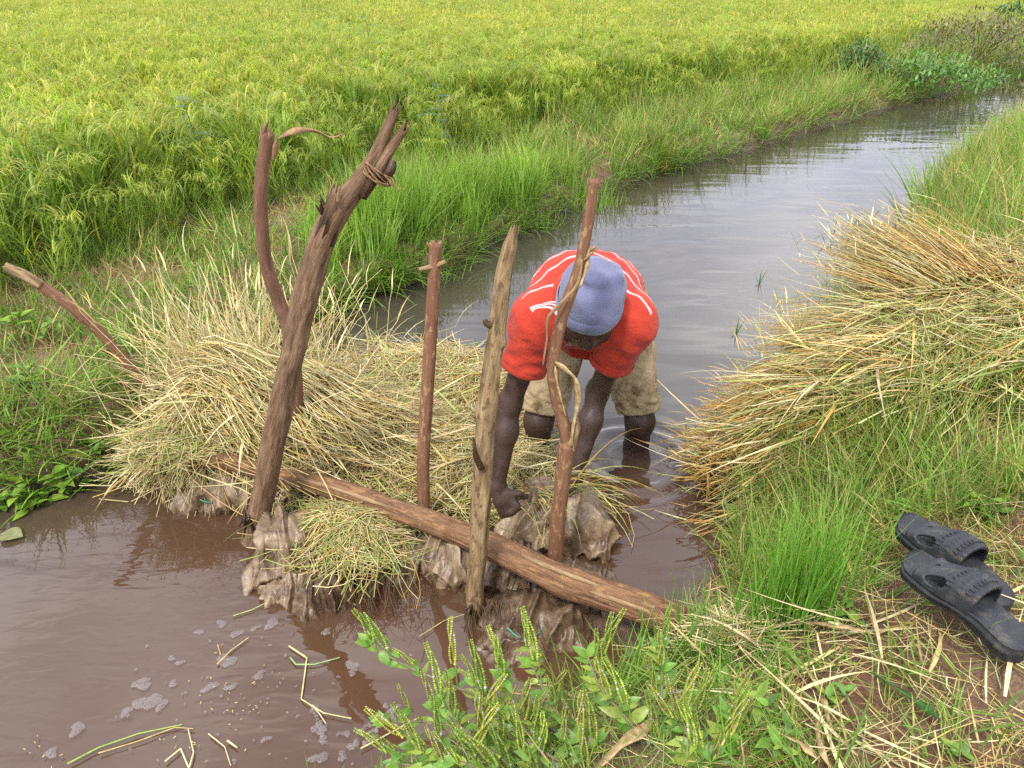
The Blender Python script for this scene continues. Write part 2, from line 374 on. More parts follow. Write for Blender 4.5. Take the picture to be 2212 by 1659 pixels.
def bark(name, c0, c1, c2, crack=.5, patchc=None, patch_amt=.5, wetlen=0.0, fine=1.0):
    """bark or weathered wood; 'tuv' runs round and along the limb"""
    m = M(name); t = m.attr('tuv', 'Vector'); ln = m.mapped(t, (1, 1, .13)); n1 = m.noise(ln, 95 * fine, 5, .65, dist=.4); n2 = m.noise(t, 18, 4); n3 = m.noise(ln, 280 * fine, 3)
    c = m.ramp(n1, [(.32, c0), (.5, c1), (.7, c2)])
    c = m.mix(m.ramp(n2, [(.35, (.0, .0, .0)), (.7, (.55, .55, .55))]), c, c1)
    if patchc:
        n4 = m.noise(m.mapped(t, (1, 1, .4)), 62, 3, .6); c = m.mix(m.math('MULTIPLY', m.ramp(n4, [(.56, (0, 0, 0)), (.63, (1, 1, 1))]), patch_amt), c, patchc)
    rg = .75
    if wetlen:
        s = m.n('ShaderNodeSeparateXYZ'); m.l(t, s.inputs[0]); wv = m.math('ADD', s.outputs[2], m.math('MULTIPLY', n1, .07))
        wt = m.ramp(wv, [(wetlen, (.3, .27, .24)), (wetlen + .05, (1, 1, 1))]); c = m.mix(1.0, c, wt, 'MULTIPLY'); rg = m.ramp(wt, [(.3, (.3, .3, .3)), (.9, (.8, .8, .8))])
    h = m.math('ADD', n1, m.math('MULTIPLY', n3, .4))
    return m.done(m.bsdf(c, rg, .3, m.bump(h, crack, .006)))
M_BARK = bark('brown_bark', (.038, .019, .010), (.135, .078, .042), (.25, .165, .098), 1.0, wetlen=.10)
M_BARK_RED = bark('smooth_reddish_bark', (.10, .042, .022), (.165, .078, .042), (.23, .128, .074), .6, (.34, .22, .11), .6, fine=.6)
M_BARK_GREY = bark('brown_smooth_bark', (.085, .04, .022), (.155, .080, .048), (.22, .132, .085), .45, (.10, .05, .03), .3, fine=.7)
M_WEATHER = bark('weathered_wood', (.05, .028, .014), (.22, .145, .072), (.38, .275, .15), 1.0, (.075, .045, .026), .8, wetlen=.16, fine=.8)
M_LOG = bark('log_bark', (.055, .025, .012), (.155, .080, .040), (.27, .155, .080), 1.0, (.34, .18, .065), .55)
M_BREAK = bark('broken_wood', (.10, .06, .03), (.25, .16, .085), (.44, .32, .19), .9)
m = M('dry_leaf'); n1 = m.noise(m.objc(), 40, 4); M_DRY = m.done(m.bsdf(m.ramp(n1, [(.3, (.13, .07, .03)), (.7, (.33, .21, .10))]), .6, .3))
m = M('peeled_bark'); n1 = m.noise(m.objc(), 60, 4); M_PEEL = m.done(m.bsdf(m.ramp(n1, [(.3, (.2, .12, .05)), (.7, (.5, .37, .19))]), .6, .3))
m = M('twine'); n1 = m.noise(m.objc(), 90, 4); M_TWINE = m.done(m.bsdf(m.ramp(n1, [(.3, (.10, .05, .025)), (.7, (.3, .18, .09))]), .8, .2))
# sacks
def sack_mat(name, mud):
    m = M(name); o = m.pos(); n1 = m.noise(o, 9, 5, .65); n2 = m.noise(o, 45, 5, .65); v = m.n('ShaderNodeTexVoronoi'); v.feature = 'DISTANCE_TO_EDGE'; v.inputs['Scale'].default_value = 17
    wv = m.noise(o, 8, 3, o='Color'); add = m.n('ShaderNodeVectorMath', operation='ADD'); sc = m.n('ShaderNodeVectorMath', operation='SCALE'); sc.inputs['Scale'].default_value = .12
    m.l(wv, sc.inputs[0]); m.l(o, add.inputs[0]); m.l(sc.outputs[0], add.inputs[1]); m.l(add.outputs[0], v.inputs['Vector'])
    f = m.math('ADD', m.math('MULTIPLY', n1, .55), m.math('MULTIPLY', m.noise(o, 30, 5, .65), .45))
    c = m.ramp(f, [(.5 - .16 + mud, (.028, .015, .008)), (.47 + mud * .6, (.092, .056, .031)), (.64 + mud, (.24, .17, .105))])
    wr = m.noise(m.mapped(o, (1, 1, .35)), 38, 3, .6, dist=1.6); wr = m.math('ABSOLUTE', m.math('SUBTRACT', wr, .5)); h = m.math('ADD', m.math('MULTIPLY', v.outputs['Distance'], .7), m.math('MULTIPLY', n2, .3)); h = m.math('SUBTRACT', h, m.math('MULTIPLY', wr, 2.2))
    return m.done(m.bsdf(c, .38, .5, m.bump(h, .3, .008)))
M_SACK = sack_mat('pale_muddy_sack', -.06); M_SACK2 = sack_mat('brown_muddy_sack', .04)
m = M('green_plastic'); M_GREENPL = m.done(m.bsdf((.015, .19, .12), .4, .5))
# figure
m = M('dark_skin'); n1 = m.noise(m.objc(), 30, 5); n2 = m.noise(m.objc(), 260, 3); c = m.ramp(n1, [(.3, (.032, .0175, .0135)), (.66, (.062, .036, .028)), (.82, (.12, .08, .055))])
wn = m.noise(m.objc(), 7, 3); M_SKIN = m.done(m.bsdf(c, m.ramp(wn, [(.4, (.38, .38, .38)), (.7, (.6, .6, .6))]), .35, m.bump(n2, .35, .003)))
m = M('red_striped_cotton'); s = m.attr('axis', 'Fac'); sleeve = m.attr('sleeve', 'Fac')
a = m.math('FRACT', m.math('DIVIDE', s, .066)); b = m.math('MULTIPLY', a, 11.0); band = m.math('LESS_THAN', b, 1.9); fine = m.math('LESS_THAN', m.math('FRACT', m.math('MULTIPLY', b, 1.58)), .55)
st = m.math('MULTIPLY', m.math('MULTIPLY', band, fine), m.math('LESS_THAN', sleeve, .5))
n1 = m.noise(m.objc(), 14, 4); red = m.ramp(n1, [(.3, (.29, .025, .014)), (.7, (.38, .038, .020))]); kn = m.noise(m.objc(), 420, 2)
fold = m.noise(m.objc(), 22, 3, dist=.8)
M_SHIRT = m.done(m.bsdf(m.mix(st, red, (.62, .5, .5)), .85, .15, m.bump(m.math('ADD', m.math('MULTIPLY', fold, 2.4), m.math('MULTIPLY', kn, .2)), .35, .008), Sheen_Weight=.08))
m = M('blue_knit'); kn = m.noise(m.mapped(m.objc(), (1, 1, 1)), 330, 3); n1 = m.noise(m.objc(), 18, 4)
M_CAP = m.done(m.bsdf(m.ramp(n1, [(.3, (.092, .099, .172)), (.7, (.13, .138, .225))]), .95, .1, m.bump(kn, .5, .004), Sheen_Weight=.25))
m = M('beige_cotton'); n1 = m.noise(m.objc(), 12, 6, .7); n2 = m.noise(m.objc(), 45, 4); c = m.ramp(n1, [(.33, (.10, .066, .034)), (.46, (.25, .19, .11)), (.7, (.36, .285, .18))])
M_SHORTS = m.done(m.bsdf(c, .9, .1, m.bump(m.noise(m.objc(), 35, 4, dist=1.2), .6, .01)))
m = M('black_rubber'); n1 = m.noise(m.objc(), 28, 5, .65); n2 = m.noise(m.objc(), 230, 3); c = m.ramp(n1, [(.3, (.014, .015, .019)), (.55, (.026, .028, .034)), (.72, (.085, .07, .055))])
M_RUBBER = m.done(m.bsdf(c, .5, .35, m.bump(n2, .35, .003)))
m = M('foam_bubbles'); o = m.pos(); v = m.n('ShaderNodeTexVoronoi'); v.inputs['Scale'].default_value = 240; m.l(o, v.inputs['Vector'])
al = m.ramp(v.outputs['Distance'], [(.2, (.05, .05, .05)), (.5, (.32, .32, .32))]); sh = m.n('ShaderNodeMixShader'); t = m.n('ShaderNodeBsdfTransparent'); b = m.bsdf((.30, .27, .27), .4, .4)
m.l(al, sh.inputs[0]); m.l(t.outputs[0], sh.inputs[1]); m.l(b, sh.inputs[2]); M_FOAM = m.done(sh.outputs[0])
# ------------------------------------------------------------------ terrain
k = CAM_H / 1.62
LB = np.array([(-40, -16), (-9, -2.6), (-4, .75), (-2.6, 1.55), (-1.77, 2.02), (-1.57, 2.1), (-1.38, 2.3), (-1.3, 2.6), (-1.2, 3.2), (-.89, 3.8), (-.52, 4.1), (.18, 5.24), (1.11, 6.51), (2.03, 7.31), (4.68, 9.92), (8.55, 13.3), (14, 18), (44, 43), (200, 170)]) * k
RB = np.array([(-40, -24), (-9, -5), (-3, -1.6), (-1.0, .25), (-.42, .98), (-.05, 1.2), (.22, 1.32), (.42, 1.46), (.60, 1.62), (.72, 1.9), (.74, 2.25), (1.2, 2.9), (1.75, 3.45), (2.5, 4.6), (3.55, 6.3), (5.75, 8.75), (9.5, 12.1), (15, 16.5), (45, 41), (203, 165)]) * k
def seg_dist(p, poly):
    a, b = poly[:-1], poly[1:]; best = np.full(len(p), 1e9); sign = np.zeros(len(p))
    for i in range(len(a)):
        ab = b[i] - a[i]; t = np.clip(((p - a[i]) @ ab) / (ab @ ab), 0, 1); q = p - (a[i] + t[:, None] * ab); d = np.hypot(q[:, 0], q[:, 1])
        m_ = d < best - 1e-9; best[m_] = d[m_]
        cr = ab[0] * (p[:, 1] - a[i][1]) - ab[1] * (p[:, 0] - a[i][0]); sign[m_] = np.sign(cr[m_])
    return best, sign
LOGP = [at_z(310, 978, .17), at_z(500, 1000, .155), at_z(700, 1050, .15), at_z(1000, 1155, .15), at_z(1200, 1245, .15), at_z(1400, 1318, .17), at_z(1475, 1350, .2)]
DAM = np.array([(q[0], q[1] + .10) for q in LOGP[:-1]])
def ground(xy, detail=True):
    """height of the land, and the signed distance from each water edge (positive on that bank)"""
    xy = np.asarray(xy, float); p3 = np.c_[xy, np.zeros(len(xy))]
    wob = .055 * fbm(p3 * 3.1, 3) if detail else 0
    dl, sl_ = seg_dist(xy, LB); dr, sr = seg_dist(xy, RB); s_l = dl * sl_ + wob; s_r = dr * -sr + wob
    hl = np.interp(s_l, [-.5, -.06, 0, .06, .2, .5, .8, 3], [-.38, -.05, 0, .08, .16, .21, .19, .16])
    hr = np.interp(s_r, [-.5, -.06, 0, .08, .3, .55, .9, 3], [-.38, -.05, 0, .10, .32, .5, .58, .60])
    far = sstep(4, 9, xy[:, 1]); hr = np.where(hr > 0, hr * (1 - .35 * far), hr)
    h = np.where(s_l > s_r, hl, hr)
    if detail: h = h + np.where(h > -.02, .025, .012) * fbm(p3 * 6.0, 3) + .05 * noise(p3 * .9) * (h > .1)
    dd, _ = seg_dist(xy, DAM); ridge = .045 - (dd / .17) ** 2 * .16
    h = np.maximum(h, np.where(dd < .4, ridge, -9))
    return h, s_l, s_r
def gz(x, y): return ground(np.atleast_2d(np.array((x, y)).T if np.ndim(x) else np.array([[x, y]])))[0]
def axis(a, b, st, far):
    c = np.arange(a, b + 1e-6, st); up, dn, s_ = [b], [a], st
    while up[-1] < far: s_ *= 1.13; up.append(up[-1] + s_)
    s_ = st
    while dn[-1] > -far: s_ *= 1.13; dn.append(dn[-1] - s_)
    return np.concatenate([dn[:0:-1], c, up[1:]])
xs = axis(-3.0, 2.6, .03, 900); ys = axis(.5, 4.6, .03, 900)
X, Y = np.meshgrid(xs, ys, indexing='ij'); XY = np.c_[X.ravel(), Y.ravel()]; Hh = ground(XY)[0]
nx, ny = len(xs), len(ys); I = np.arange(nx * ny).reshape(nx, ny)
tag(obj('ground', make_mesh('ground', np.c_[XY, Hh], np.stack([I[:-1, :-1], I[1:, :-1], I[1:, 1:], I[:-1, 1:]], -1).reshape(-1, 4), M_SOIL)), 'red brown muddy soil of the canal banks and field', kind='structure')
# water: one sheet with gentle swell, rings round the wader's legs
LEG_R = at_z(1380, 975, 0); LEG_L = at_z(1152, 965, 0)
xs = axis(-2.6, 2.4, .022, 260); ys = axis(.6, 4.2, .022, 260); X, Y = np.meshgrid(xs, ys, indexing='ij'); XY = np.c_[X.ravel(), Y.ravel()]
zz = .006 * noise(np.c_[XY * (1.1, 1.6), np.zeros(len(XY))]) * (np.abs(XY[:, 1]) < 40)
for c_, am in ((LEG_R, .0065), (LEG_L, .004)):
    r_ = np.hypot(XY[:, 0] - c_[0] + .03, XY[:, 1] - c_[1] + .04); zz += am * np.cos((r_ - .2) * 2 * math.pi / .105) * np.exp(-((r_ - .2) / .12) ** 2)
nx, ny = len(xs), len(ys); I = np.arange(nx * ny).reshape(nx, ny)
tag(obj('water', make_mesh('water', np.c_[XY, zz], np.stack([I[:-1, :-1], I[1:, :-1], I[1:, 1:], I[:-1, 1:]], -1).reshape(-1, 4), M_WATER)), 'muddy brown irrigation canal water reflecting grey sky', kind='structure')
# ------------------------------------------------------------------ scattering of grass and rice
def scatter(name, pts, rot, scl, vid, protos, label, cat=None):
    me = bpy.data.meshes.new(name); me.vertices.add(len(pts)); me.vertices.foreach_set('co', np.ascontiguousarray(pts, np.float32).ravel())
    a = me.attributes.new('rot', 'FLOAT_VECTOR', 'POINT'); a.data.foreach_set('vector', np.ascontiguousarray(rot, np.float32).ravel())
    a = me.attributes.new('scl', 'FLOAT', 'POINT'); a.data.foreach_set('value', np.ascontiguousarray(scl, np.float32))
    a = me.attributes.new('vid', 'INT', 'POINT'); a.data.foreach_set('value', np.ascontiguousarray(vid, np.int32))
    o = obj(name, me); g = bpy.data.node_groups.new(name, 'GeometryNodeTree')
    g.interface.new_socket('Geometry', in_out='INPUT', socket_type='NodeSocketGeometry'); g.interface.new_socket('Geometry', in_out='OUTPUT', socket_type='NodeSocketGeometry')
    N = g.nodes.new; K = g.links.new; gi = N('NodeGroupInput'); go = N('NodeGroupOutput'); ip = N('GeometryNodeInstanceOnPoints'); jn = N('GeometryNodeJoinGeometry')
    for p in protos[::-1]:      # join order runs backwards
        oi = N('GeometryNodeObjectInfo'); oi.inputs['Object'].default_value = p; gt = N('GeometryNodeGeometryToInstance'); K(oi.outputs['Geometry'], gt.inputs[0]); K(gt.outputs[0], jn.inputs[0])
    def na(nm, ty):
        x = N('GeometryNodeInputNamedAttribute'); x.data_type = ty; x.inputs['Name'].default_value = nm; return x.outputs['Attribute']
    er = N('FunctionNodeEulerToRotation'); K(na('rot', 'FLOAT_VECTOR'), er.inputs[0]); K(er.outputs[0], ip.inputs['Rotation'])
    K(na('scl', 'FLOAT'), ip.inputs['Scale']); K(na('vid', 'INT'), ip.inputs['Instance Index']); ip.inputs['Pick Instance'].default_value = True
    K(gi.outputs[0], ip.inputs['Points']); K(jn.outputs[0], ip.inputs['Instance']); K(ip.outputs[0], go.inputs[0])
    md = o.modifiers.new('scatter', 'NODES'); md.node_group = g
    tag(o, label, cat, kind='stuff'); return o
def proto(name, v, f, c, m): return obj(name, make_mesh(name, v, f, m, cols=c), link=False)
U = rng.uniform
def jit(c, n, a=.25):
    c = np.array(c, float); return c[None] * (1 + U(-a, a, (n, 1))) * (1 + U(-a * .35, a * .35, (n, 3)))
def rice_clump(nl, npan, hgt, green, wide=.009, lite=False, lean=.12, yellow=.0, seedling=False):
    A = Acc(); az = U(0, 6.283, nl); c = jit(green, nl, .25); tip = c * np.array((1.3, 1.1, .8)); yl = U(0, 1, nl) < yellow; tip[yl] = (.50, .42, .10); c[yl] = c[yl] * (1.5, 1.15, .8); sg = 4 if lite else 5
    if seedling:
        base = np.c_[rng.normal(0, .045, (nl, 2)), np.zeros(nl)]
        A.add(*blades(base, az, np.abs(rng.normal(lean, .1, nl)), U(.3, 1.25, nl) * U(.4, 1.1, nl), hgt * U(.65, 1.1, nl), wide * U(.7, 1.3, nl), sg, c, tip)); return A.get()
    ns = 5 if lite else 9; sb = np.c_[rng.normal(0, .035, (ns, 2)), np.zeros(ns)]; sa = U(0, 6.283, ns); sl_ = U(.05, .28, ns); A.add(*blades(sb, sa, sl_, .1, hgt * U(.6, .8, ns), .005, 2, jit(np.array(green) * .9, ns, .2)))
    k_ = rng.integers(0, ns, nl); t_ = U(.25, .95, nl) * hgt * .68; base = sb[k_] + np.stack([np.sin(sl_[k_]) * np.cos(sa[k_]) * t_, np.sin(sl_[k_]) * np.sin(sa[k_]) * t_, np.cos(sl_[k_]) * t_], -1)
    A.add(*blades(base, az, np.abs(rng.normal(.32, .2, nl)), U(.3, 1.5, nl), U(.24, .42, nl) * hgt / .72, wide * U(.7, 1.3, nl), sg, c, tip))
    for _ in range(npan):          # drooping heads: bent axis carrying short grain-laden branches
        a = U(0, 6.283); j = rng.integers(ns); h0 = hgt * U(.68, .8); b0 = sb[j] + (math.sin(sl_[j]) * math.cos(sa[j]) * h0, math.sin(sl_[j]) * math.sin(sa[j]) * h0, math.cos(sl_[j]) * h0); pc = jit((.33, .40, .085), 1, .12)[0] if U() > .35 else jit((.42, .42, .12), 1, .12)[0]
        nb = 2 if lite else 5; B_ = np.repeat(b0[None], nb, 0) + rng.normal(0, .006, (nb, 3)); wv = np.array((.35, .9, 1.0, 1.0, .9, .75, .4)) if not lite else np.array((.4, 1, 1, .9, .4))
        A.add(*blades(B_, a + rng.normal(0, .25, nb), U(.15, .4, nb), U(1.7, 2.6, nb), U(.15, .26, nb), .0075 if not lite else .012, 6 if not lite else 4, jit(pc, nb, .15), None, 0, wv))
        if not lite:
            ng = 22; q = A.v[-1].reshape(nb, 7, 2, 3).mean(2).reshape(-1, 3)[rng.integers(0, nb * 7, ng)] + rng.normal(0, .005, (ng, 3)); sz = U(.007, .011, ng); dr = np.c_[U(-.5, .5, ng), U(-.5, .5, ng), U(-1.1, -.3, ng)]; dr /= np.linalg.norm(dr, axis=1)[:, None]; sd = np.cross(dr, rng.normal(size=(ng, 3))); sd /= np.linalg.norm(sd, axis=1)[:, None]
            A.add(np.stack([q - dr * sz[:, None] * .5, q + sd * sz[:, None] * .27, q + dr * sz[:, None] * .5, q - sd * sz[:, None] * .27], 1).reshape(-1, 3), np.arange(ng * 4).reshape(-1, 4), np.repeat(jit(pc * 1.1, ng, .15), 4, 0))
    return A.get()
G_RICE = (.185, .285, .055)
rice_raw = [rice_clump(34, n, .68, G_RICE, wide=.0125, yellow=.10) for n in (2, 4, 5, 2, 4)]
far_raw = [rice_clump(26, n, .68, (.215, .312, .072), wide=.017, lite=True, yellow=.12) for n in (3, 5, 6)]
rice = [proto('rice_clump_%d' % i, *q, M_RICE) for i, q in enumerate(rice_raw)]
def tile(raw, size, n):
    A = Acc(); g_ = (np.stack(np.meshgrid(np.arange(n), np.arange(n)), -1).reshape(-1, 2) + .5 + U(-.4, .4, (n * n, 2))) / n * size - size / 2
    for x_, y_ in g_:
        v, f, c = raw[rng.integers(len(raw))]; a = U(0, 6.283); k_ = U(.82, 1.15); tx, ty = rng.normal(0, .1, 2)
        w_ = np.c_[v[:, 0] * math.cos(a) - v[:, 1] * math.sin(a), v[:, 0] * math.sin(a) + v[:, 1] * math.cos(a), v[:, 2]] * k_; w_[:, 0] += tx * w_[:, 2] + x_; w_[:, 1] += ty * w_[:, 2] + y_
        A.add(w_, f, c * U(.85, 1.15) * (U(.9, 1.12), 1, 1))
    return A.get()
rice_t = [proto('rice_tile_%d' % i, *tile(rice_raw, .66, 4), M_RICE) for i in range(6)]
far_t = [proto('rice_far_%d' % i, *tile(far_raw, 1.5, 6), M_RICE) for i in range(5)]
young = [proto('young_rice_%d' % i, *rice_clump(46, 0, .46, (.18, .325, .055), wide=.0062, lean=.12, seedling=True), M_GRASS) for i in range(3)]
def grid_pts(x0, x1, y0, y1, sp):
    gx, gy = np.meshgrid(np.arange(x0, x1, sp), np.arange(y0, y1, sp)); p = np.c_[gx.ravel(), gy.ravel()]; return p + U(-.45, .45, p.shape) * sp
def fan(p, ang=44): return p[(np.abs(p[:, 0]) < (p[:, 1] + 1.5) * math.tan(math.radians(ang)) + .6)]
def place(p, h, tilt=.12, smin=.8, smax=1.15):
    n = len(p); return np.c_[p, h], np.c_[rng.normal(0, tilt, (n, 2)), U(0, 6.283, n)], U(smin, smax, n)
YOUNG_C = at_z(1000, 520, .3)[:2]
def is_young(p, grow=0):     # the patch of bright seedling grass beside the canal
    d = (p - np.array((-.15, 5.0))) @ np.array([[.72, .69], [-.69, .72]]).T
    return ((d[:, 0] / (1.25 + grow)) ** 2 + (d[:, 1] / (.62 + grow)) ** 2) < 1
edge_of = lambda p: .68 + .5 * sstep(4.0, 7.0, p[:, 1]) + .25 * noise(np.c_[p * 1.3, np.zeros(len(p))]) + np.where(p[:, 0] < -.9, .5, 0)
gx, gy = np.meshgrid(np.arange(-12, 12, .66), np.arange(2.3, 13.6, .66)); tp = fan(np.c_[gx.ravel(), gy.ravel()])
def tile_ok(tp):
    ok = np.ones(len(tp), bool)
    for dx in (-.33, 0, .33):
        for dy in (-.33, 0, .33):
            q = tp + (dx, dy); ok &= (ground(q)[1] > edge_of(q)) & ~is_young(q, .3)
    return ok
okt = tile_ok(tp); tk = tp[okt]; n = len(tk)
a1, b1, c1 = np.c_[tk, ground(tk)[0] - .02], np.c_[rng.normal(0, .03, (n, 2)), rng.integers(0, 4, n) * math.pi / 2], U(.97, 1.03, n)
p = fan(grid_pts(-10, 10, 2.6, 12, .165)); h, s_l, s_r = ground(p)
cell = {tuple(np.round((q - (-12, 2.3)) / .66).astype(int)) for q in tk}; free = np.array([tuple(np.round((q - (-12, 2.3)) / .66).astype(int)) not in cell for q in p])
kx = (s_l > edge_of(p)) & ~is_young(p, .12) & free & (p[:, 1] < 12); a, b, c = place(p[kx], h[kx] - .02); c *= .62 + .38 * sstep(0, .7, (s_l - edge_of(p))[kx])
scatter('rice_crop', np.vstack([a, a1]), np.vstack([b, b1]), np.concatenate([c * .97, c1]), np.concatenate([rng.integers(0, 5, len(a)), 5 + rng.integers(0, 6, n)]), (rice + rice_t)[::-1] if False else rice + rice_t, 'dense green rice crop with drooping yellow grain heads filling the field')
gx, gy = np.meshgrid(np.arange(-45, 45, 1.5), np.arange(12.4, 50, 1.5)); tp = fan(np.c_[gx.ravel(), gy.ravel()]); h, s_l, s_r = ground(tp, False); kx = s_l > 2.1; tk = tp[kx]; n = len(tk)
p = fan(grid_pts(-40, 40, 10.2, 14, .3)); hp_, sp_, _ = ground(p, False); cell = {tuple(np.round((q - (-45, 12.4)) / 1.5).astype(int)) for q in tk}
kp = (sp_ > 1.3) & np.array([tuple(np.round((q - (-45, 12.4)) / 1.5).astype(int)) not in cell for q in p]); pe = p[kp]
far_s = [proto('rice_one_%d' % i, *q, M_RICE) for i, q in enumerate(far_raw)]; a, b, c = place(pe, hp_[kp] - .02, .14, .85, 1.2)
scatter('distant_rice_crop', np.vstack([a, np.c_[tk, h[kx] - .02]]), np.vstack([b, np.c_[rng.normal(0, .02, (n, 2)), rng.integers(0, 4, n) * math.pi / 2]]), np.concatenate([c, U(.94, 1.06, n)]), np.concatenate([rng.integers(0, 3, len(a)), 3 + rng.integers(0, 5, n)]), far_s + far_t, 'yellowing rice crop far back in the field')
p = grid_pts(-2.5, 3, 3.6, 8, .10); h, s_l, s_r = ground(p); kx = is_young(p, .15) & (s_l > .10) & (U(0, 1, len(p)) < np.where(is_young(p, -.12), .9, .45)) & (noise(np.c_[p * 3, np.ones(len(p))]) > -.38); p = p[kx]; a, b, c = place(p, h[kx] - .01, .16); c *= np.where(is_young(p, -.15), U(.75, 1.2, len(p)), U(.45, .95, len(p)))
scatter('seedling_grass', a, b, c, rng.integers(0, 3, len(a)), young, 'bright green fine upright grass at the field edge by the canal')
# bank grasses
def tuft(n, hgt, green, wid, spread=.04, lean=.5, bend=.9, dry=.15, seg=4):
    A = Acc(); base = np.c_[rng.normal(0, spread, (n, 2)), np.zeros(n)]; c = jit(green, n, .3); dr = U(0, 1, n) < dry; c[dr] = jit((.42, .33, .16), int(dr.sum()), .3)
    A.add(*blades(base, U(0, 6.283, n), np.abs(rng.normal(lean, .3, n)), U(-.1, bend, n), hgt * U(.45, 1.15, n), wid * U(.6, 1.3, n), seg, c, c * (1.15, 1.05, .9), U(-.6, .6, n)))
    return A.get()
GG = (.14, .27, .042)
bank = [proto('bank_grass_%d' % i, *tuft(26, .17, GG, .0052, .045, .65, 1.1, .14), M_GRASS) for i in range(4)] + \
       [proto('bank_grass_t%d' % i, *tuft(24, .34, (.16, .28, .05), .0046, .04, .4, 1.2, .25), M_GRASS) for i in range(3)] + \
       [proto('bank_grass_d%d' % i, *tuft(22, .16, (.26, .21, .085), .0036, .05, .9, .9, .5), M_GRASS) for i in range(2)]
p = np.vstack([fan(grid_pts(-4.5, 9, 1.6, 11, .088)), fan(grid_pts(2, 22, 11, 24, .17))]); h, s_l, s_r = ground(p); m1 = noise(np.c_[p * 2.2, np.zeros(len(p))])
kx = (s_l > .03 + .1 * (m1 < 0)) & (s_l < 2.6) & (s_l > s_r) & (U(0, 1, len(p)) < np.where((p[:, 1] < 2.9) & (s_l < .12), .5, .97)) & ~((h < .06) & (p[:, 1] < 3))
p1 = p[kx]; m1 = m1[kx]; a, b, c = place(p1, h[kx] - .008, .3, .6, 1.25)
vid = np.where(m1 > .28, rng.integers(7, 9, len(a)), np.where((m1 < -.12) & ((p1[:, 0] > -.9) | (m1 < -.4)), rng.integers(4, 7, len(a)), rng.integers(0, 4, len(a))))
far = p1[:, 1] > 7.0; c[far] *= 1.25; c[p1[:, 1] > 11] *= 1.4
scatter('far_bank_grass', a, b, c, vid, bank, 'mixed green and dry grass on the field side bank of the canal')
def near_mask(p, h, s_r):
    bare = fbm(np.c_[p * 2.6, np.full(len(p), 3.0)], 2); bright = (np.hypot(p[:, 0] - .95, p[:, 1] - .85) < .42) & (p[:, 0] > .55)
    return (U(0, 1, len(p)) < np.where(bright, .16, np.where(bare > .2, .35, .95)))
p = grid_pts(-1.2, 2.6, .25, 2.6, .045); h, s_l, s_r = ground(p); kx = (s_r > .035) & near_mask(p, h, s_r); p1 = p[kx]; a, b, c = place(p1, h[kx] - .006, .3, .35, .78); c[(p1[:, 0] < .35) & (p1[:, 1] < 1.25)] *= .7
dryr = sstep(.45, .95, p1[:, 0] + .3 * noise(np.c_[p1 * 3, np.zeros(len(p1))])); r_ = U(0, 1, len(a))
vid = np.where(r_ < dryr * .5, rng.integers(7, 9, len(a)), rng.integers(0, 4, len(a)))
scatter('near_bank_grass', a, b, c, vid, bank, 'short trampled grass on the near bank beside the sandals')
p = fan(grid_pts(1.0, 16, 2.5, 14, .085)); p = p[p[:, 0] < p[:, 1] * .95 + 2]; h, s_l, s_r = ground(p); kx = (s_r > .02) & (s_r > s_l) & (p[:, 1] > 2.9) & (s_r < 3.2); p1 = p[kx]
a, b, c = place(p1, h[kx] - .01, .22, .8, 1.3); m1 = noise(np.c_[p1 * 1.7, np.zeros(len(p1))]); r_ = U(0, 1, len(a))
vid = np.where(r_ < .22 + .2 * (m1 > .1), rng.integers(7, 9, len(a)), rng.integers(4, 7, len(a)))
scatter('right_bank_grass', a, b, c, vid, bank, 'long yellow green grass on the right bank beyond the straw')
p = grid_pts(.55, 2.4, 1.45, 2.35, .05); h, s_l, s_r = ground(p); px_ = 1106 + FPX * p[:, 0] / (p[:, 1] * cp + (CAM_H - h) * sp); py_ = 829.5 + FPX * ((CAM_H - h) * cp - p[:, 1] * sp) / (p[:, 1] * cp + (CAM_H - h) * sp)
lowline = 1040 - np.clip(1700 - px_, 0, 300) * -.35; kx = (s_r > .06) & (noise(np.c_[p * 2.5, np.full(len(p), 2.0)]) > -.25) & (np.hypot(p[:, 0] - .9, p[:, 1] - 1.05) > .33); p1 = p[kx]; a, b, c = place(p1, h[kx] - .006, .25, .5, .85)
scatter('lush_bank_grass', a, b, c, np.where(U(0, 1, len(a)) < .8, rng.integers(4, 7, len(a)), rng.integers(0, 4, len(a))), bank, 'lush green grass between the straw heap and the sandals')
# ------------------------------------------------------------------ straw
PALE, TAN, GRN, ORG = (.60, .51, .28), (.50, .355, .13), (.32, .36, .10), (.42, .235, .06)
def straw_cols(n, wts):
    ch = rng.choice(4, n, p=wts); return np.array([PALE, TAN, GRN, ORG])[ch] * U(.65, 1.2, (n, 1)) * (1 + U(-.08, .08, (n, 3)))
def draped(n, cxy, ang, length, zf, lift=(.002, .03), kink=.25, K=6, rad=(.0014, .0026), wts=(.35, .35, .2, .1), tipup=.03, sides=3, tap=.6):
    """stalks lying over a surface: cxy (n,2) centres, ang (n,), zf(xy)->height"""
    s = np.linspace(-.5, .5, K); a = ang[:, None] + np.cumsum(rng.normal(0, kink / K, (n, K)), 1) * 2
    d = np.stack([np.cos(a), np.sin(a)], -1) * (length / (K - 1))[:, None, None]; xy = np.cumsum(d, 1); xy = xy - xy.mean(1, keepdims=True) + cxy[:, None]
    z = zf(xy.reshape(-1, 2)).reshape(n, K); lf = U(lift[0], lift[1], n)[:, None]
    z = .45 * z + .55 * z.mean(1, keepdims=True) + lf; z = np.maximum(z, zf(xy.reshape(-1, 2)).reshape(n, K) - .01 + lf * .3) + (U(-.2, 1, (n, 1)) * tipup) * (s[None] * 2) ** 2 + rng.normal(0, .003, (n, K))
    return tubes(np.concatenate([xy, z[..., None]], -1), U(rad[0], rad[1], n), straw_cols(n, wts), sides, tap)
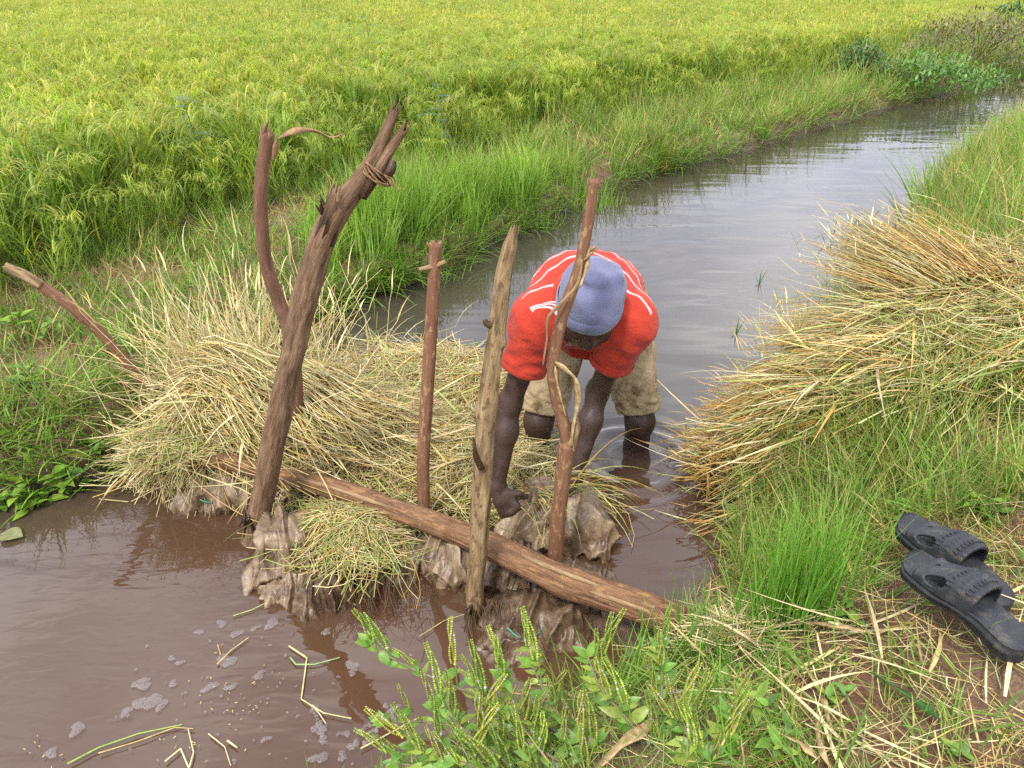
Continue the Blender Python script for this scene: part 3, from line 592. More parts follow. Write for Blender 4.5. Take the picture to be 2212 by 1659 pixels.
def flat_leaves(n, cxy, ang, length, zf, wid, wts, lift=(.005, .04)):
    b = np.c_[cxy, zf(cxy) + U(lift[0], lift[1], n)]; c = straw_cols(n, wts)
    return blades(b, ang, U(1.1, 1.6, n), U(-.1, .7, n), length, wid, 5, c, c, U(-.5, .5, n))
# dam heap
def g2(p, c, r, a, th=0):
    d = p - np.array(c); ct, st = math.cos(th), math.sin(th); u = d[:, 0] * ct + d[:, 1] * st; v = -d[:, 0] * st + d[:, 1] * ct
    return a * np.exp(-((u / r[0]) ** 2 + (v / r[1]) ** 2) ** 1.3)
HEAP = [at_z(515, 890, .2)[:2], at_z(640, 880, .2)[:2], at_z(800, 930, .1)[:2], at_z(960, 960, .06)[:2], at_z(1050, 1030, .05)[:2], at_z(930, 830, .0)[:2]]
def heap_z(p):
    p = np.asarray(p, float); z = np.zeros(len(p)) - .05
    for c_, r_, a_ in zip(HEAP, ((.27, .28), (.33, .31), (.33, .28), (.28, .24), (.24, .17), (.40, .28)), (.40, .31, .16, .085, .09, .03)): z = np.maximum(z, g2(p, c_, r_, a_, -.25))
    z = z + .022 * fbm(np.c_[p * 9, np.zeros(len(p))], 2) * (z > .02)
    lg = np.array(LOGP)[:, :2]; dd, sg = seg_dist(p, lg); z = np.where(sg < 0, z - dd * 3, np.minimum(z, .11 + dd * 1.5))          # falls away in front of the log
    return np.maximum(z, np.minimum(ground(p)[0], .4))
def heap_mesh(zf, x0, x1, y0, y1, st, lim):
    xs = np.arange(x0, x1, st); ys = np.arange(y0, y1, st); X, Y = np.meshgrid(xs, ys, indexing='ij'); p = np.c_[X.ravel(), Y.ravel()]; z = zf(p) - .012
    I = np.arange(len(p)).reshape(len(xs), len(ys)); f = np.stack([I[:-1, :-1], I[1:, :-1], I[1:, 1:], I[:-1, 1:]], -1).reshape(-1, 4); ok = (z[f] > lim(p)[f]).any(1)
    return np.c_[p, z], f[ok]
A = Acc()
v, f = heap_mesh(heap_z, -1.9, .5, 1.6, 3.6, .03, lambda p: np.maximum(ground(p)[0] - .012 + .004, .004)); A.add(v, f, (.07, .046, .02))  # mound coloured dark to paint in the shade between the stalks
def cand(n, x0, x1, y0, y1, keep):
    p = np.c_[U(x0, x1, n), U(y0, y1, n)]; return p[keep(p)]
hk = lambda mn: (lambda p: (heap_z(p) > np.maximum(ground(p)[0] + .01, mn)))
c_ = cand(26000, -1.75, .35, 1.65, 3.4, hk(.015)); n = min(len(c_), 5600); c_ = c_[:n]
A.add(*draped(n, c_, np.where(U(0, 1, n) < .45, U(0, 6.28, n), rng.normal(-.35, .8, n) + 2.2 * noise(np.c_[c_ * 2.6, np.full(n, 8.0)])), U(.10, .5, n) * U(.5, 1.15, n), heap_z, (.0, .05), .8, wts=(.58, .27, .10, .05)))
n2 = 3200; A.add(*draped(n2, c_[:n2], U(0, 6.28, n2), U(.05, .25, n2), heap_z, (.01, .05), .9, K=5, wts=(.45, .25, .26, .04), rad=(.001, .0018)))
n3 = 420; A.add(*flat_leaves(n3, c_[-n3:], U(0, 6.28, n3), U(.1, .34, n3), heap_z, U(.005, .011, n3), (.5, .2, .28, .02), (.0, .05)))
# straw thrown over the front of the log
c2 = np.array([at_z(x_, y_, .2)[:2] for x_, y_ in zip(U(290, 440, 500), U(930, 1000, 500))]); zf2 = lambda p: np.maximum(heap_z(p), .19)
A.add(*draped(500, c2, U(0, 6.28, 500), U(.08, .28, 500), zf2, (.0, .04), .9, K=5, wts=(.45, .15, .38, .02), rad=(.001, .002)))
v, f, c = A.get(); tag(part('straw_dam', v, f, M_STRAW, cols=c), 'heap of pale cut rice straw packed behind the log dam', kind='stuff')
# hanging wisps over the log's left end
A = Acc(); n = 26; px = U(300, 480, n)
for i in range(n):
    b = at_y(px[i], U(950, 1000), 2.13); e = at_y(px[i] + U(-60, 60), U(1020, 1110), 2.06); mid = (b + e) / 2 + (U(-.05, .05), -.05, .03)
    A.add(*tubes(np.array([b, mid, e])[None], .0016, straw_cols(1, (.5, .2, .3, 0)), 3))
v, f, c = A.get(); tag(part('hanging_straw', v, f, M_STRAW, cols=c), 'loose pale stalks hanging from the left end of the heap over the water', kind='stuff')
# standing sheaf leaning on the left bank
A = Acc(); n = 760
b = np.c_[rng.normal(-.98, .19, n), rng.normal(2.55, .12, n), U(.14, .32, n)]; az = rng.normal(2.15, .9, n); ln = U(.15, .55, n); el = np.clip(rng.normal(.55, .35, n), .0, 1.4)
az[:180] = rng.normal(1.9, .6, 180); el[:180] = rng.normal(.9, .25, 180)
K = 6; s = np.linspace(0, 1, K); ee = el[:, None] - U(-.1, .7, (n, 1)) * s[None] ** 2; dd = np.stack([np.cos(ee) * np.cos(az)[:, None], np.cos(ee) * np.sin(az)[:, None], np.sin(ee)], -1) * (ln / (K - 1))[:, None, None]
P3 = b[:, None] + np.concatenate([np.zeros((n, 1, 3)), np.cumsum(dd[:, 1:], 1)], 1) + rng.normal(0, .004, (n, K, 3))
A.add(*tubes(P3, U(.0014, .0028, n), straw_cols(n, (.66, .2, .14, 0)), 3, .5))
tips = P3[:, -1][::3]; A.add(*blades(tips, az[::3], 1.2 - el[::3], U(.2, 1.3, len(tips)), U(.06, .16, len(tips)), U(.004, .008, len(tips)), 4, straw_cols(len(tips), (.8, .1, .1, 0))))
v, f, c = A.get(); tag(part('straw_sheaf', v, f, M_STRAW, cols=c), 'pale straw stalks fanning up and leaning back onto the left bank', kind='stuff')
# stalks lying parallel: butts of the cut sheaf
A = Acc(); n = 620; c_ = np.array([at_z(x_, y_, .42)[:2] for x_, y_ in zip(rng.normal(570, 105, n), rng.normal(775, 45, n))])
A.add(*draped(n, c_, rng.normal(-.62, .22, n), U(.3, .62, n), lambda p: np.maximum(heap_z(p), .1), (.01, .12), .15, rad=(.0018, .0032), wts=(.55, .36, .06, .03)))
v, f, c = A.get(); tag(part('straw_stalks', v, f, M_STRAW, cols=c), 'parallel cut straw stalks lying across the top of the dam heap', kind='stuff')
# floating straw mat beyond the heap
A = Acc(); n = 900; c_ = np.array([at_z(x_, y_, .0)[:2] for x_, y_ in zip(U(780, 1190, n * 2), U(745, 1080, n * 2)) if (y_ > 745 + max(0, (x_ - 1040)) * 1.4)])[:n]; n = len(c_)
A.add(*draped(n, c_, rng.normal(-.15, .5, n), U(.15, .55, n), lambda p: np.maximum(heap_z(p), .004), (.0, .012), .35, wts=(.3, .42, .16, .12), tipup=.015))
v, f, c = A.get(); tag(part('floating_straw_mat', v, f, M_STRAW, cols=c), 'thin mat of straw floating on the water around the legs', kind='stuff')
# right bank pile
PILE = [(at_z(1590, 945, .08)[:2], (.18, .10), .08, .7), (at_z(1700, 880, .25)[:2], (.32, .16), .16, .55), (at_z(1900, 800, .4)[:2], (.46, .24), .17, .5), (at_z(2150, 780, .5)[:2], (.6, .28), .12, .2), (at_z(2120, 640, .5)[:2], (.5, .22), .18, -.5), (at_z(2350, 700, .5)[:2], (.7, .45), .14, 0)]
def pile_z(p):
    p = np.asarray(p, float); g_ = ground(p)[0]; z = np.maximum(g_, 0); t = 0
    for c_, r_, a_, th in PILE: t = np.maximum(t, g2(p, c_, r_, a_, th))
    return z + t * .68 + .02 * fbm(np.c_[p * 8, np.zeros(len(p))], 2) * (t > .02)
def pile_t(p):
    t = 0
    for c_, r_, a_, th in PILE: t = np.maximum(t, g2(p, c_, r_, a_, th))
    return t
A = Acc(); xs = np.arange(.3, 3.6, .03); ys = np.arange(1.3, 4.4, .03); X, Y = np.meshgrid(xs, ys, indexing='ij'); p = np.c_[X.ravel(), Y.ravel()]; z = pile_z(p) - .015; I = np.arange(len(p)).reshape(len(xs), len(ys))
f = np.stack([I[:-1, :-1], I[1:, :-1], I[1:, 1:], I[:-1, 1:]], -1).reshape(-1, 4); ok = (pile_t(p)[f] > .03).all(1); A.add(np.c_[p, z], f[ok], (.065, .042, .018))  # pile underlayer: shaded gaps between strands put into its dark colour
c_ = cand(15000, .4, 3.4, 1.5, 4.2, lambda p: (pile_t(p) > .035) & (ground(p)[2] > -.1)); n = min(4200, len(c_)); c_ = c_[:n]; rb_ = ground(c_)[2]
wetz = sstep(.35, -.02, rb_) ; ln_ = np.minimum(U(.2, .75, n), .2 + 1.6 * np.clip(rb_ + .1, 0, 1)); an_ = rng.normal(.62, .6, n) + 2.0 * noise(np.c_[c_ * 2.1, np.full(n, 5.0)])
sel = U(0, 1, n) < wetz * .85
for m_, wt in ((sel, (.08, .36, .08, .48)), (~sel, (.34, .42, .14, .10))):
    k_ = int(m_.sum()); A.add(*draped(k_, c_[m_], an_[m_], ln_[m_], pile_z, (.0, .05), .4, rad=(.0014, .003), wts=wt, tipup=.05))
n2 = 1500; A.add(*draped(n2, c_[:n2], U(0, 6.28, n2), U(.08, .5, n2), pile_z, (.02, .08), 1.0, rad=(.0012, .0026), wts=(.42, .22, .32, .04), tipup=.07))
A.add(*flat_leaves(700, c_[:700], rng.normal(3.8, 1.0, 700), U(.15, .45, 700), pile_z, U(.005, .012, 700), (.3, .25, .35, .1), (.0, .07)))
v, f, c = A.get(); tag(part('straw_pile', v, f, M_STRAW, cols=c), 'large heap of tan and green straw slumping from the right bank into the water', kind='stuff')
# sheaves with grain ends pointing out over the water
def sheaf(name, label, root, tip, n, spread, wts, fl=.9, rad=(.0014, .0028)):
    A = Acc(); root = np.array(root); tip = np.array(tip); ax = tip - root; Ln = np.linalg.norm(ax); ax /= Ln
    sd = np.cross(ax, (0, 0, 1)); sd /= np.linalg.norm(sd); up = np.cross(sd, ax); K = 7; s = np.linspace(0, 1, K)
    o1 = rng.normal(0, spread, (n, 2)); o2 = o1 * fl + rng.normal(0, spread * .8, (n, 2)); ln = U(.55, 1.08, n)
    o = o1[:, None] * (1 - s[None, :, None]) + o2[:, None] * s[None, :, None]
    P3 = root + ax * (s[None, :, None] * (Ln * ln)[:, None, None]) + sd * o[..., :1] * 1.6 + up * o[..., 1:] + rng.normal(0, .004, (n, K, 3))
    P3[..., 2] -= (s ** 2)[None] * U(0, .10, (n, 1)); g_ = np.maximum(ground(P3.reshape(-1, 3)[:, :2])[0].reshape(n, K), 0) + .006; P3[..., 2] = np.maximum(P3[..., 2], g_)
    A.add(*tubes(P3, U(rad[0], rad[1], n), straw_cols(n, wts), 3, .5)); e = P3[:, -1][::2]; m_ = len(e)
    A.add(*blades(e, np.arctan2(ax[1], ax[0]) + rng.normal(0, .35, m_), rng.normal(1.45, .25, m_), U(-.1, .9, m_), U(.05, .15, m_), U(.003, .007, m_), 4, straw_cols(m_, wts)))
    v, f, c = A.get(); return tag(part(name, v, f, M_STRAW, cols=c), label, kind='stuff')
sheaf('straw_bundle', 'golden sheaf of straw pointing out over the water at upper right', at_z(2090, 640, .66), at_y(1872, 505, 3.15), 900, .05, (.3, .5, .02, .18), 1.5)
sheaf('straw_bundle', 'sheaf of straw lying flat with feathery ends over the water', at_z(1990, 715, .52), at_z(1720, 705, .22), 700, .055, (.3, .45, .13, .12), 1.3)
sheaf('straw_bundle', 'orange brown sheaf below the feathery one, ends over the water', at_z(1930, 790, .46), at_z(1600, 850, .10), 560, .05, (.1, .4, .1, .4), 1.3)
sheaf('straw_bundle', 'greenish sheaf lying across the back of the straw heap', at_z(2260, 640, .62), at_z(1960, 700, .6), 480, .05, (.3, .25, .4, .05), 1.3)
sheaf('straw_bundle', 'long straw sheaf on the right edge of the picture', at_z(2330, 760, .60), at_z(2090, 600, .62), 520, .06, (.4, .35, .2, .05), 1.2)
sheaf('straw_bundle', 'wet brown straw sheaf dipping into the water', at_z(1800, 880, .36), at_z(1530, 975, .02), 560, .045, (.1, .35, .12, .43), 1.2)
sheaf('straw_bundle', 'yellow green straw trailing down the bank to the water', at_z(1900, 905, .40), at_z(1520, 1110, .03), 110, .03, (.3, .3, .3, .1), 1.4)
# litter on the near bank
A = Acc(); n = 1500; c_ = cand(5200, -.3, 1.7, .45, 1.95, lambda p: ground(p)[2] > .1); nearr = np.hypot(c_[:, 0] - 1.0, c_[:, 1] - .8) < .55; c_ = np.vstack([c_[nearr][:1000], c_[~nearr][:700]]); n = len(c_)
A.add(*draped(n, c_, U(0, 6.28, n), U(.03, .24, n), lambda p: ground(p)[0], (.001, .03), .6, K=5, rad=(.0007, .0016), wts=(.5, .28, .2, .02), tipup=.02))
A.add(*flat_leaves(90, c_[:90], U(0, 6.28, 90), U(.08, .25, 90), lambda p: ground(p)[0], U(.004, .009, 90), (.7, .2, .1, 0), (.0, .05)))
bx_ = [at_z(x_, y_, .36)[:2] for x_, y_ in zip(rng.normal(1560, 60, 170), rng.normal(1345, 32, 170))]
A.add(*draped(170, np.array(bx_), U(0, 6.28, 170), U(.06, .24, 170), lambda p: ground(p)[0], (.03, .09), .8, K=5, rad=(.0008, .002), wts=(.85, .1, .05, 0), tipup=.03))
v, f, c = A.get(); tag(part('straw_litter', v, f, M_STRAW, cols=c), 'broken straw scattered over the near bank', kind='stuff')
# ------------------------------------------------------------------ posts, stakes and the log
def px_path(pts): return np.array([at_y(*q) for q in pts])
def lpart(name, path, radii, m, root, parent=None, **k):
    v, f, t = limb(path, radii, **k)
    if parent is None: return part(name, v, f, m, root, attrs={'tuv': t})
    return grand(name, v, f, m, root, parent, attrs={'tuv': t})
def splinters(root, parent, pos, up, n, ln, m, seed, spread=.012):
    r_ = np.random.default_rng(seed)
    for i in range(n):
        o = np.append(r_.normal(0, spread, 2), 0); d = np.array(up) + r_.normal(0, .25, 3); d /= np.linalg.norm(d)
        L_ = ln * r_.uniform(.5, 1.2); p0 = pos + o - d * .01
        v, f, t = limb([p0, p0 + d * L_ * .5, p0 + d * L_], [.0055, .004, .001], n=8, sides=5, rough=.1, seed=seed + i)
        grand('splinter', v, f, m, root, parent, attrs={'tuv': t})
# log
R = empty('log', LOGP[3]); tag(R, 'long brown log laid across the canal holding back the straw', 'log')
lg = lpart('trunk', LOGP, [.031, .033, .036, .038, .043, .045, .045], M_LOG, R, n=110, sides=28, rough=.05, groove=.05, seed=1, lumps=((.3, 1.2, .18, .05), (.62, 4.0, .15, .06), (.82, 2, .2, .07)))
for i, (a_, b_, o_) in enumerate(((.60, .74, .4), (.7, .92, .9), (.64, .83, 1.5), (.80, .97, .55), (.3, .42, .8))):   # long peeled strips
    c_ = spline(LOGP, 80); t_ = np.linspace(a_, b_, 7); q = np.stack([np.interp(t_, np.linspace(0, 1, 80), c_[:, k_]) for k_ in range(3)], -1); r_ = np.interp(t_, np.linspace(0, 1, 7), [.031, .033, .036, .038, .043, .045, .045])
    q = q + np.c_[np.zeros(7), -np.sin(o_) * r_ * 1.02, np.cos(o_) * r_ * 1.02]
    lpart('bark_strip', q, [.003, .008, .007, .008, .003], M_BREAK if i != 2 else M_BARK_RED, R, lg, n=22, sides=8, seed=40 + i, rough=.12)
# forked post
pp = px_path([(540, 1230, 1.93), (548, 1165, 1.93), (575, 1040, 1.945), (607, 880, 1.955), (650, 680, 1.975), (690, 540, 1.99), (722, 465, 2.0), (770, 400, 2.01), (808, 345, 2.02), (832, 290, 2.03), (851, 246, 2.035)])
R = empty('forked_post', (pp[1][0], pp[1][1], 0)); tag(R, 'thick brown forked post with split top standing in the water, tallest of the posts', 'post')
tr = lpart('trunk', pp, [.042, .040, .038, .037, .036, .036, .037, .027, .022, .017, .012], M_BARK, R, n=110, sides=28, rough=.05, groove=.07, seed=3, ragged=.05, lumps=((.09, 3.3, .22, .04), (.55, 2.2, .2, .05)))
lpart('split_branch', px_path([(782, 425, 2.0), (815, 372, 2.0), (842, 325, 2.015), (874, 280, 2.02)]), [.014, .017, .014, .010], M_BARK, R, n=34, sides=16, seed=5, rough=.06, ragged=.035)
st = lpart('branch_stub', px_path([(700, 520, 1.99), (714, 470, 1.985), (722, 425, 1.985)]), [.030, .028, .022], M_BARK, R, n=24, sides=18, seed=6, rough=.12, ragged=.04)
splinters(R, st, at_y(724, 424, 1.985), (.1, 0, 1), 9, .05, M_BREAK, 60, .014); splinters(R, st, at_y(695, 455, 1.975), (-.2, -.1, 1), 5, .05, M_BARK, 80, .006)
splinters(R, tr, at_y(533, 1120, 1.9), (.05, 0, -1), 9, .10, M_BARK, 95, .012)
kn = lpart('branch_knot', px_path([(826, 390, 2.0), (842, 368, 1.995), (848, 345, 2.0)]), [.010, .015, .009], M_BARK, R, n=14, sides=10, seed=8, rough=.2)
ax = at_y(845, 300, 2.02) - at_y(800, 372, 2.02); ax /= np.linalg.norm(ax)
for i in range(5):
    c_ = at_y(812 + i * 2, 368 + i * 3, 2.005); s1 = np.cross(ax, (0, 1, 0)); s1 /= np.linalg.norm(s1); s2 = np.cross(ax, s1); an = np.linspace(0, 2 * math.pi, 14)
    q = c_ + (np.cos(an)[:, None] * s1 * (.036 + .002 * i) + np.sin(an)[:, None] * s2 * .034) + ax * (np.sin(an * 1 + i)[:, None] * .012)
    v, f, c = tubes(q[None], .0022, (1, 1, 1), 5, 1); part('twine', v, f, M_TWINE, R)
for i in range(3):
    c_ = at_y(830, 378, 1.98); q = np.array([c_, c_ + (.02, -.01, -.005 - .01 * i), c_ + (.03 + .008 * i, -.012, -.035)]); v, f, c = tubes(q[None], .0018, (1, 1, 1), 5, .5); part('twine_end', v, f, M_TWINE, R)
# curved pole behind it
pp = px_path([(615, 990, 2.28), (632, 930, 2.28), (640, 850, 2.27), (625, 720, 2.25), (600, 645, 2.24), (575, 570, 2.22), (564, 470, 2.2), (566, 380, 2.19), (578, 288, 2.18)])
R = empty('curved_pole', pp[0]); tag(R, 'curved reddish brown pole with snapped top and curled dry leaf, behind the forked post', 'pole')
tr = lpart('trunk', pp, [.027, .026, .025, .023, .022, .021, .0205, .02, .0195], M_BARK_GREY, R, n=90, sides=22, rough=.03, groove=.02, seed=11, ragged=.012, lumps=((.52, 1, .2, .02),))
splinters(R, tr, at_y(580, 290, 2.18), (.0, 0, 1), 7, .035, M_BREAK, 120, .009)
v, f, t = limb(px_path([(568, 292, 2.17), (574, 274, 2.17), (581, 260, 2.17)]), [.006, .005, .001], n=10, sides=6, seed=13); grand('splinter', v, f, M_BARK_GREY, R, tr, attrs={'tuv': t})
v, f = ribbon(px_path([(590, 345, 2.155), (597, 312, 2.15), (604, 297, 2.15), (640, 282, 2.14), (680, 283, 2.13), (715, 297, 2.14), (747, 287, 2.13)]), .014, 36, 5.0); part('dry_leaf', v, f, M_DRY, R)
# slanting stake at the left
pp = px_path([(12, 578, 2.55), (70, 605, 2.57), (150, 660, 2.6), (220, 722, 2.64), (280, 790, 2.66), (325, 845, 2.68), (352, 890, 2.68)])[::-1]
R = empty('slanting_stake', pp[0]); tag(R, 'thin bent reddish stake slanting left over the bank with a grey worn tip', 'stake')
lpart('trunk', pp[:6], [.026, .024, .022, .021, .021, .0205], M_BARK_RED, R, n=60, sides=20, rough=.03, groove=.02, seed=15)
v, f, t = limb(px_path([(88, 617, 2.572), (50, 594, 2.563), (12, 578, 2.55)]), [.0208, .0205, .018], n=20, sides=18, rough=.06, groove=.1, seed=16, ragged=.012); part('worn_tip', v, f, M_WEATHER, R, attrs={'tuv': t + np.array((0, 0, .5))})
# straight stake in the straw
pp = px_path([(918, 1190, 1.94), (917, 1130, 1.945), (914, 1000, 1.96), (922, 860, 1.97), (931, 720, 1.985), (936, 620, 1.99), (941, 527, 2.0)])
R = empty('stake', pp[0]); tag(R, 'straight reddish stake with cut top standing in the straw behind the log', 'stake')
tr = lpart('trunk', pp, [.021, .021, .0205, .02, .019, .0185, .018], M_BARK_RED, R, n=70, sides=20, rough=.035, groove=.03, seed=18, ragged=.012, lumps=((.72, 4.5, .25, .012),))
lpart('side_twig', px_path([(962, 566, 1.98), (938, 575, 1.985), (905, 582, 1.97)]), [.006, .008, .006], M_BREAK, R, n=14, sides=8, seed=19, rough=.15)
splinters(R, tr, at_y(935, 525, 2.0), (-.2, 0, .6), 4, .02, M_BREAK, 130, .008)
# weathered knotty post in front of the log
pp = px_path([(1012, 1385, 1.58), (1022, 1330, 1.585), (1032, 1180, 1.60), (1043, 1010, 1.625), (1055, 860, 1.645), (1068, 740, 1.66), (1085, 610, 1.68), (1100, 535, 1.685), (1109, 503, 1.69)])
R = empty('weathered_post', (pp[1][0], pp[1][1], 0)); tag(R, 'pale weathered knotty post in front of the log with jagged top', 'post')
tr = lpart('trunk', pp, [.027, .027, .026, .0255, .025, .0225, .020, .017, .009], M_WEATHER, R, n=120, sides=26, rough=.07, groove=.12, seed=21, ragged=.03, lumps=((.55, 4.6, .35, .03), (.62, .2, .3, .022), (.78, 3.4, .4, .016), (.4, 3.3, .15, .05)))
lpart('branch_stub', px_path([(1040, 1010, 1.60), (1028, 985, 1.595), (1024, 952, 1.60)]), [.010, .008, .003], M_BARK, R, n=14, sides=10, seed=23, rough=.15, ragged=.02)
lpart('branch_stub', px_path([(1070, 705, 1.66), (1052, 700, 1.65), (1047, 690, 1.648)]), [.011, .009, .005], M_WEATHER, R, n=12, sides=10, seed=24, rough=.15)
splinters(R, tr, at_y(1022, 1310, 1.565), (0, 0, -1), 8, .07, M_BARK, 140, .014)
# reddish forked stick in front of the man
pp = px_path([(1185, 1345, 1.69), (1193, 1280, 1.69), (1200, 1190, 1.69), (1212, 1060, 1.695), (1226, 955, 1.70)])
R = empty('forked_stick', (pp[2][0], pp[2][1], 0)); tag(R, 'smooth reddish forked stick with peeling bark in front of the bending man', 'stick')
lpart('trunk', pp, [.0225, .0225, .0225, .0225, .025], M_BARK_RED, R, n=56, sides=22, rough=.035, groove=.02, seed=26)
br = lpart('branch', px_path([(1228, 965, 1.70), (1214, 900, 1.70), (1200, 850, 1.70), (1195, 780, 1.70), (1213, 690, 1.705), (1232, 635, 1.705), (1252, 575, 1.71), (1270, 480, 1.715), (1284, 388, 1.72)]), [.020, .0175, .0165, .016, .0155, .0155, .0145, .0135, .012], M_BARK_RED, R, n=90, sides=20, rough=.03, groove=.02, seed=27, ragged=.006, lumps=((.30, 1, .25, .012), (.68, 2, .3, .012)))
lpart('side_branch', px_path([(1232, 960, 1.69), (1244, 925, 1.685), (1243, 890, 1.68)]), [.014, .012, .004], M_BREAK, R, n=18, sides=12, seed=28, rough=.15, ragged=.03)
v, f = ribbon(px_path([(1198, 782, 1.682), (1222, 800, 1.675), (1242, 820, 1.67), (1248, 860, 1.67), (1241, 905, 1.672), (1236, 940, 1.672), (1240, 975, 1.675)]), .020, 36, 1.6); part('bark_strip', v, f, M_PEEL, R)
v, f = ribbon(px_path([(1199, 790, 1.68), (1204, 830, 1.68), (1214, 870, 1.68), (1222, 898, 1.68)]), .007, 20, 1.0); part('bark_strip', v, f, M_PEEL, R)
lpart('twig', px_path([(1258, 560, 1.695), (1246, 615, 1.68), (1212, 655, 1.675), (1184, 688, 1.675), (1181, 735, 1.68), (1172, 792, 1.685)]), [.004, .004, .0045, .004, .003, .002], M_BREAK, R, n=40, sides=7, seed=30, rough=.1)
lpart('twig', px_path([(1262, 562, 1.69), (1276, 550, 1.685), (1289, 537, 1.68)]), [.004, .003, .002], M_BREAK, R, n=12, sides=6, seed=31)
v, f = ribbon(px_path([(1287, 533, 1.68), (1272, 545, 1.69), (1268, 575, 1.69), (1255, 610, 1.685), (1240, 632, 1.685)]), .010, 24, 1.2); part('bark_strip', v, f, M_PEEL, R)
# ------------------------------------------------------------------ sacks of mud
def sack_skin(c, r, yaw, seed, nu=120, nv=120):
    """a wet sheet of sacking hung over a lump: long pleats down the front, sagging swags across it"""
    r_ = np.random.default_rng(seed); u, v = np.meshgrid(np.linspace(-1, 1, nu), np.linspace(0, 1, nv), indexing='ij'); q = np.c_[u.ravel() * 1.1, v.ravel() * 1.3, np.full(nu * nv, seed * 3.7)]
    w1 = fbm(q * 1.1, 2).reshape(nu, nv); w2 = fbm(q * 1.6 + 40, 2).reshape(nu, nv); big = noise(q * 1.4 + 80).reshape(nu, nv)
    a = np.radians(-55 + 185 * v); ex = 1 + .18 * w2; sag = np.abs(u) ** 2.6
    def base(du=0, dv=0): return None
    X = u * r[0] * 1.15 * (1 + .14 * big) * (1 + .12 * np.sin(v * 3)); Yc = -np.sin(a) * r[1] * 1.12 * ex; Z = np.cos(a) * r[2] * 1.1 * ex * (1 - .55 * sag) - sag * r[2] * .35
    P0 = np.stack([X, Yc, Z], -1); du = np.gradient(P0, axis=0); dv = np.gradient(P0, axis=1); nrm = np.cross(du, dv); nrm /= np.linalg.norm(nrm, axis=-1, keepdims=True) + 1e-9
    if (nrm[nu // 2, nv // 2] @ np.array((0, -1, .4))) < 0: nrm = -nrm
    K = r_.uniform(1.7, 2.6); sk = r_.uniform(-.7, .7); x1 = math.pi * (K * u + sk * v + .75 * w1); rid = 1 - np.abs(np.sin(x1)) ** .7
    x2 = math.pi * (r_.uniform(2.2, 3.0) * v - r_.uniform(.5, .9) * u ** 2 + .5 * w2 + sk * u); rid2 = 1 - np.abs(np.sin(x2)) ** .75
    x3 = math.pi * (2.3 * K * u - 1.5 * v + 1.0 * w2); rid3 = 1 - np.abs(np.sin(x3)) ** .8; mk = sstep(-.25, .25, noise(q * .9 + 130).reshape(nu, nv))
    A = .30 * (r[0] + r[2]) / 2; dsp = A * (rid * mk + rid2 * (1 - mk) - .4) * sstep(0, .18, v) + .20 * A * (rid3 - .4) + .04 * A * fbm(q * 7, 2).reshape(nu, nv)
    P0 = P0 + nrm * dsp[..., None]; edge_ = .03 * noise(q * 3.1 + 7).reshape(nu, nv) * (v > .8); P0[..., 2] += edge_
    cy, sy = math.cos(yaw), math.sin(yaw); P1 = np.stack([P0[..., 0] * cy - P0[..., 1] * sy, P0[..., 0] * sy + P0[..., 1] * cy, P0[..., 2]], -1)
    I = np.arange(nu * nv).reshape(nu, nv); return P1.reshape(-1, 3) + c, np.stack([I[:-1, :-1], I[1:, :-1], I[1:, 1:], I[:-1, 1:]], -1).reshape(-1, 4)
SACKS = [((487, 1062, .02), (.105, .075, .075), .1, M_SACK, 'small grey sack with green thread at the left end of the log', 1, 1, 1.0),
    ((622, 1200, .03), (.085, .095, .125), .3, M_SACK, 'pale wet sack bulging into the water right of the forked post', 2, 0, 1.15),
    ((640, 1275, -.01), (.075, .06, .06), .2, M_SACK, 'pale rounded bottom of a sack half under water', 7, 0, 1.0),
    ((700, 1295, .0), (.06, .05, .085), .6, M_SACK2, 'brown drooping sack corner nearest the foam', 3, 0, 1.2),
    ((760, 1170, .03), (.15, .11, .075), -.2, M_SACK2, 'brown sack under the green straw tuft', 4, 0, .95),
    ((858, 1192, .025), (.085, .06, .07), -.5, M_SACK, 'crumpled grey sack between the straw tuft and the log', 5, 0, 1.2),
    ((972, 1207, .03), (.085, .07, .07), -.6, M_SACK, 'folded grey sack left of the weathered post', 6, 0, 1.2),
    ((1205, 1122, .05), (.13, .105, .105), -.3, M_SACK, 'large wrinkled sack the man is gripping', 8, 0, 1.05),
    ((1105, 1237, .03), (.08, .06, .08), -.5, M_SACK2, 'dark sack under the log between the post and the stick', 9, 0, 1.25),
    ((1240, 1275, .03), (.10, .065, .075), -.45, M_SACK2, 'brown sack pressed under the right part of the log', 10, 0, 1.15),
    ((1160, 1345, .005), (.12, .07, .07), -.5, M_SACK2, 'wet sack lowest on the right beside the weeds', 11, 1, 1.15),
    ((1110, 1400, -.005), (.07, .045, .045), -.3, M_SACK2, 'sack corner nearest the flowering weeds', 12, 0, 1.2)]
